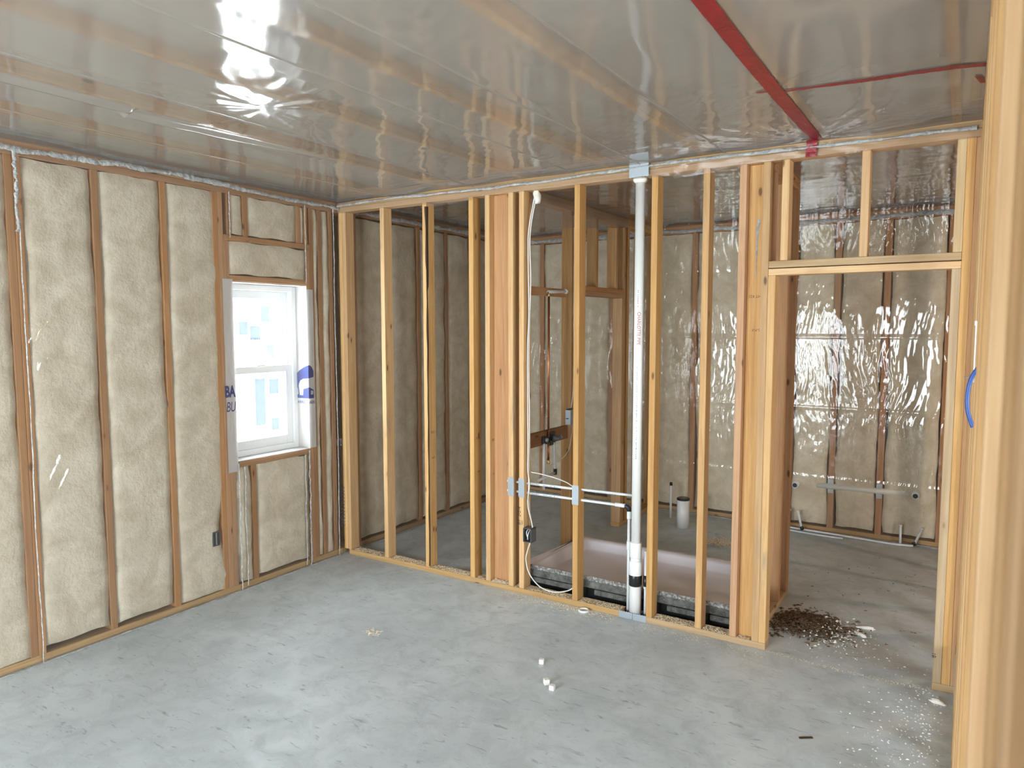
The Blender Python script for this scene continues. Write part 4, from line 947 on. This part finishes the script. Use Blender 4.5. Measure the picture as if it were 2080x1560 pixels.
cable('grey cable running down the closet jamb to the junction box', [(1.590, 0.915, 2.66), (1.592, 0.922, 2.45), (1.592, 0.918, 1.95), (1.592, 0.925, 1.6), (1.592, 0.915, 1.3), (1.592, 0.885, 1.18)], 0.0042)
cable('thin cable curving from the junction box to the water pipe', [(1.592, 0.905, 1.06), (1.593, 0.90, 0.98), (1.593, 0.84, 0.85), (1.59, 0.72, 0.80), (1.588, 0.58, 0.78)], 0.0026)
o = empty('outlet_box', (0.0, -1.15, 0.405)); tag(o, 'dark outlet box in the torn batt beside the window', 'electrical box')
box('box', (-0.06, -0.028, -0.050), (0.006, 0.030, 0.050), M['box'], o, 0.002); box('opening', (0.0055, -0.022, -0.043), (0.0065, 0.024, 0.043), M['box_dark'], o); box('bracket', (0.0065, -0.004, -0.04), (0.0085, 0.004, 0.04), M['steel'], o)
# blue pipe and white strip on the side wall
o = empty('pipe_support', (XR, -2.02, 1.70)); tag(o, 'white plastic strip fixed to the side wall stud', 'pipe support')
box('strip', (-0.002, 0.0, -0.0), (0.0, 0.045, 0.115), M['vinyl'], o); box('clip', (-0.004, -0.005, -0.02), (0.0, 0.04, 0.0), M['vinyl'], o)
tube('nail', [(-0.003, 0.02, -0.012), (-0.020, 0.03, -0.010)], 0.0012, M['steel'], o, 6); box('clip', (-0.004, -0.005, 0.115), (0.0, 0.05, 0.125), M['vinyl'], o)
o = from_bm('blue_pipe', tube_pts(smooth_path([(XR + 0.006, -2.04, 1.715), (XR - 0.006, -2.04, 1.69), (XR - 0.012, -2.04, 1.65), (XR - 0.009, -2.04, 1.61), (XR + 0.002, -2.04, 1.575)], 8), 0.0048, 10), M['blue_pex']); tag(o, 'bent blue water pipe bulging from the side wall', 'pipe')

# ------------------------------------------------------------------ crumbs and small things on the floor
def cube_thing(label, x, y, s, rot, grp='white foam cubes on the floor'):
    bm = bmesh.new(); bm_box(bm, (-s / 2, -s / 2, 0), (s / 2, s / 2, s), s * 0.12); o = from_bm('foam_cube', bm, M['foam']); o.location = (x, y, 0.0005); o.rotation_euler = (0, 0, rot); tag(o, label, 'foam cube', grp)
cube_thing('lone white cube on the concrete, nearest the partition', 2.307, -0.805, 0.026, 0.3)
cube_thing('white cube of the pair on the concrete, farther from the patio side', 2.440, -0.986, 0.028, 0.8)
cube_thing('white cube of the pair on the concrete, slightly nearer the viewer', 2.492, -1.020, 0.026, 0.1)
bm = bmesh.new(); R_, n1, n2 = 0.030, 32, 10
rg = [[bm.verts.new(((R_ + 0.006 * math.cos(b_)) * math.cos(a_), (R_ + 0.006 * math.cos(b_)) * math.sin(a_), 0.007 + 0.007 * math.sin(b_))) for b_ in [2 * math.pi * j / n2 for j in range(n2)]] for a_ in [2 * math.pi * i / n1 for i in range(n1)]]
for i in range(n1):
    for j in range(n2): bm.faces.new((rg[i][j], rg[(i + 1) % n1][j], rg[(i + 1) % n1][(j + 1) % n2], rg[i][(j + 1) % n2])).smooth = True
o = from_bm('plastic_ring', bm, M['pvc']); o.location = (2.178, -0.045, 0); tag(o, 'white plastic ring lying in front of the sill', 'ring')
def blob(name, label, cat, x, y, sx, sy, sz, rot, mat):
    bm = bmesh.new(); bmesh.ops.create_icosphere(bm, subdivisions=3, radius=1.0)
    for v_ in bm.verts:
        k_ = 1 + 0.45 * nz(v_.co.x * 1.7 + x * 9, v_.co.y * 1.7, v_.co.z * 1.7); v_.co = Vector((v_.co.x * sx * k_, v_.co.y * sy * k_, max(v_.co.z, -0.6) * sz * k_ + 0.6 * sz))
    o = from_bm(name, bm, M[mat], None, True); o.location = (x, y, 0.0); o.rotation_euler = (0, 0, rot); tag(o, label, cat)
blob('foam_scrap', 'long white foam scrap on the floor near the door jamb', 'foam scrap', 4.125, -0.142, 0.034, 0.012, 0.012, -0.2, 'foam')
blob('foam_scrap', 'white foam scrap beside the debris pile, farther piece', 'foam scrap', 3.735, 0.62, 0.05, 0.018, 0.010, 0.2, 'foam')
blob('foam_scrap', 'white foam scrap beside the debris pile, nearer piece', 'foam scrap', 3.72, 0.50, 0.045, 0.016, 0.010, -0.7, 'foam')
o = box('wood_sliver', (-0.03, -0.005, 0), (0.03, 0.005, 0.004), M['bark']); o.location = (3.645, -0.79, 0.0); o.rotation_euler = (0, 0, 0.6); tag(o, 'dark wood sliver lying alone on the bare concrete', 'wood sliver')

def crumbs(name, label, pts, mat, cat='debris', parent=None):
    """one heap of tiny flakes: pts = (x, y, z, size, flatness)"""
    v, f = [], []; R = random.Random(len(pts))
    for (x, y, z, s, fl_) in pts:
        a = R.random() * 6.283; l = s * (0.7 + R.random()); w = s * (0.25 + 0.5 * R.random()); h = s * fl_ * (0.5 + R.random()); c, si = math.cos(a), math.sin(a); i = len(v); tz = R.uniform(-0.3, 0.3) * s
        for px, py, pz in ((-l, -w, 0), (l, -w * 0.6, tz), (0.6 * l, w, 0), (-0.8 * l, w, tz), (0, 0, h)): v.append((x + px * c - py * si, y + px * si + py * c, max(z + pz, z - 0.0)))
        f += [(i, i + 1, i + 4), (i + 1, i + 2, i + 4), (i + 2, i + 3, i + 4), (i + 3, i, i + 4), (i + 3, i + 2, i + 1, i)]
    o = pydata(name, v, f, M[mat], parent)
    if parent is None: tag(o, label, cat, kind='stuff')
    else: o['kind'] = 'stuff'
    return o
R = random.Random(5); P = []
holes = [(x, x + T) for x in (0.012, 0.052, 0.4447, 0.851, 1.2575, 1.392, 1.58, 1.664, 2.0705, 2.578, 2.884, 3.086, 3.211, 3.25)]
while len(P) < 5200:
    x = R.uniform(0.1, 3.2); y = R.uniform(0.004, D - 0.004)
    if 2.41 < x < 2.58 or any(a - 0.004 < x < b + 0.004 for a, b in holes): continue
    P.append((x, y, T, R.uniform(0.0016, 0.0046), 0.5))
for _ in range(260): P.append((R.uniform(1.44, 1.575), R.uniform(0.004, 0.045), T + R.random() * 0.012, R.uniform(0.004, 0.009), 0.4))
crumbs('sawdust', 'pale sawdust scattered on top of the partition sill', P, 'chip', 'sawdust')
P = []
for _ in range(900):
    x = R.uniform(1.55, 2.4); y = -abs(R.gauss(0, 0.06)) - 0.005; P.append((x, y, 0.0005, R.uniform(0.001, 0.004), 0.6))
for _ in range(260): P.append((R.gauss(2.08, 0.07), -abs(R.gauss(0, 0.03)) - 0.01, 0.0005, R.uniform(0.002, 0.005), 0.6))
for _ in range(300): P.append((R.uniform(2.55, 3.3), -abs(R.gauss(0, 0.08)) - 0.005, 0.0005, R.uniform(0.001, 0.003), 0.6))
for _ in range(420):
    t = R.random(); P.append((3.28 + 0.82 * t, -0.0 - 0.03 * math.sin(t * 3) + R.gauss(0, 0.010), 0.0005, R.uniform(0.001, 0.0035), 0.4))
for _ in range(420): P.append((R.uniform(0.5, 4.0), R.uniform(-2.2, -0.1), 0.0005, R.uniform(0.0008, 0.0022), 0.7))
crumbs('sawdust', 'pale sawdust crumbs spilled on the concrete before the sill', P, 'chip', 'sawdust')
P = []
for _ in range(330): P.append((4.15 - abs(R.gauss(0, 0.16)), -0.45 + R.gauss(0, 0.28), 0.0005, R.uniform(0.0012, 0.0055), 0.7))
for _ in range(130): P.append((R.gauss(3.58, 0.10), R.gauss(0.46, 0.10), 0.002 + R.random() * 0.012, R.uniform(0.003, 0.009), 0.8))
for _ in range(150): P.append((R.gauss(3.62, 0.17), R.gauss(0.34, 0.13), 0.0005, R.uniform(0.002, 0.005), 0.8))
crumbs('foam_crumbs', 'white foam crumbs strewn over the doorway floor', P, 'foam', 'crumbs')
P = []
for _ in range(1700):
    x = R.gauss(3.42, 0.11); y = R.gauss(0.50, 0.10)
    if x < 3.225: x = 3.225 + R.random() * 0.1
    h = 0.03 * math.exp(-((x - 3.40) / 0.14) ** 2 - ((y - 0.5) / 0.13) ** 2); P.append((x, y, h * R.random(), R.uniform(0.004, 0.013), 0.5))
crumbs('debris_pile', 'pile of brown wood shavings beside the shower end wall', P, 'dirt', 'debris')
P = []
for _ in range(900): P.append((R.gauss(2.49, 0.055), R.gauss(1.85, 0.05), R.random() * 0.02, R.uniform(0.003, 0.008), 0.5))
crumbs('sawdust_pile', 'small pale pile of shavings on the bathroom floor', P, 'chip', 'sawdust')
P = [(R.gauss(1.26, 0.03), R.gauss(-1.0, 0.018), 0.0005, R.uniform(0.003, 0.008), 0.5) for _ in range(70)]
crumbs('shavings', 'small patch of wood shavings on the open bedroom floor', P, 'chip', 'sawdust')
P = [(R.uniform(3.3, 4.0), R.uniform(0.3, 2.2), 0.0005, R.uniform(0.003, 0.009), 0.4) for _ in range(60)]
crumbs('shavings', 'dark wood shavings scattered over the bathroom floor', P, 'dirt', 'debris')

# ------------------------------------------------------------------ unseen lamp added in the neighbouring room to warm the bathroom through the studs
wk = empty('added_warm_lamp', (5.6, 1.5, 0)); tag(wk, 'unseen tripod lamp added in the neighbouring room for warm light', 'lamp')
lathe('pole', [(0.014, 0.35), (0.014, 1.25)], (0, 0, 0), M['box'], wk, 10)
for k in range(3):
    a = 2.09 * k; tube('leg', [(0, 0, 0.55), (0.32 * math.cos(a), 0.32 * math.sin(a), 0.008)], 0.010, M['box'], wk, 8)
lathe('lamp_head', [(0.05, 1.33), (0.06, 1.31), (0.05, 1.27), (0.02, 1.24)], (0, 0, 0), M['box'], wk, 16)
lathe('bulb', [(0.02, 1.325), (0.045, 1.345), (0.055, 1.38), (0.04, 1.42), (0.015, 1.43)], (0, 0, 0), M['glass'], wk, 16)
l = bpy.data.lights.new('added_warm_light', 'POINT'); l.energy = 24; l.color = (1.0, 0.68, 0.45); l.shadow_soft_size = 0.03
lo = bpy.data.objects.new('added_warm_light', l); C.objects.link(lo); lo.parent = wk; lo.location = (0, 0, 1.385)
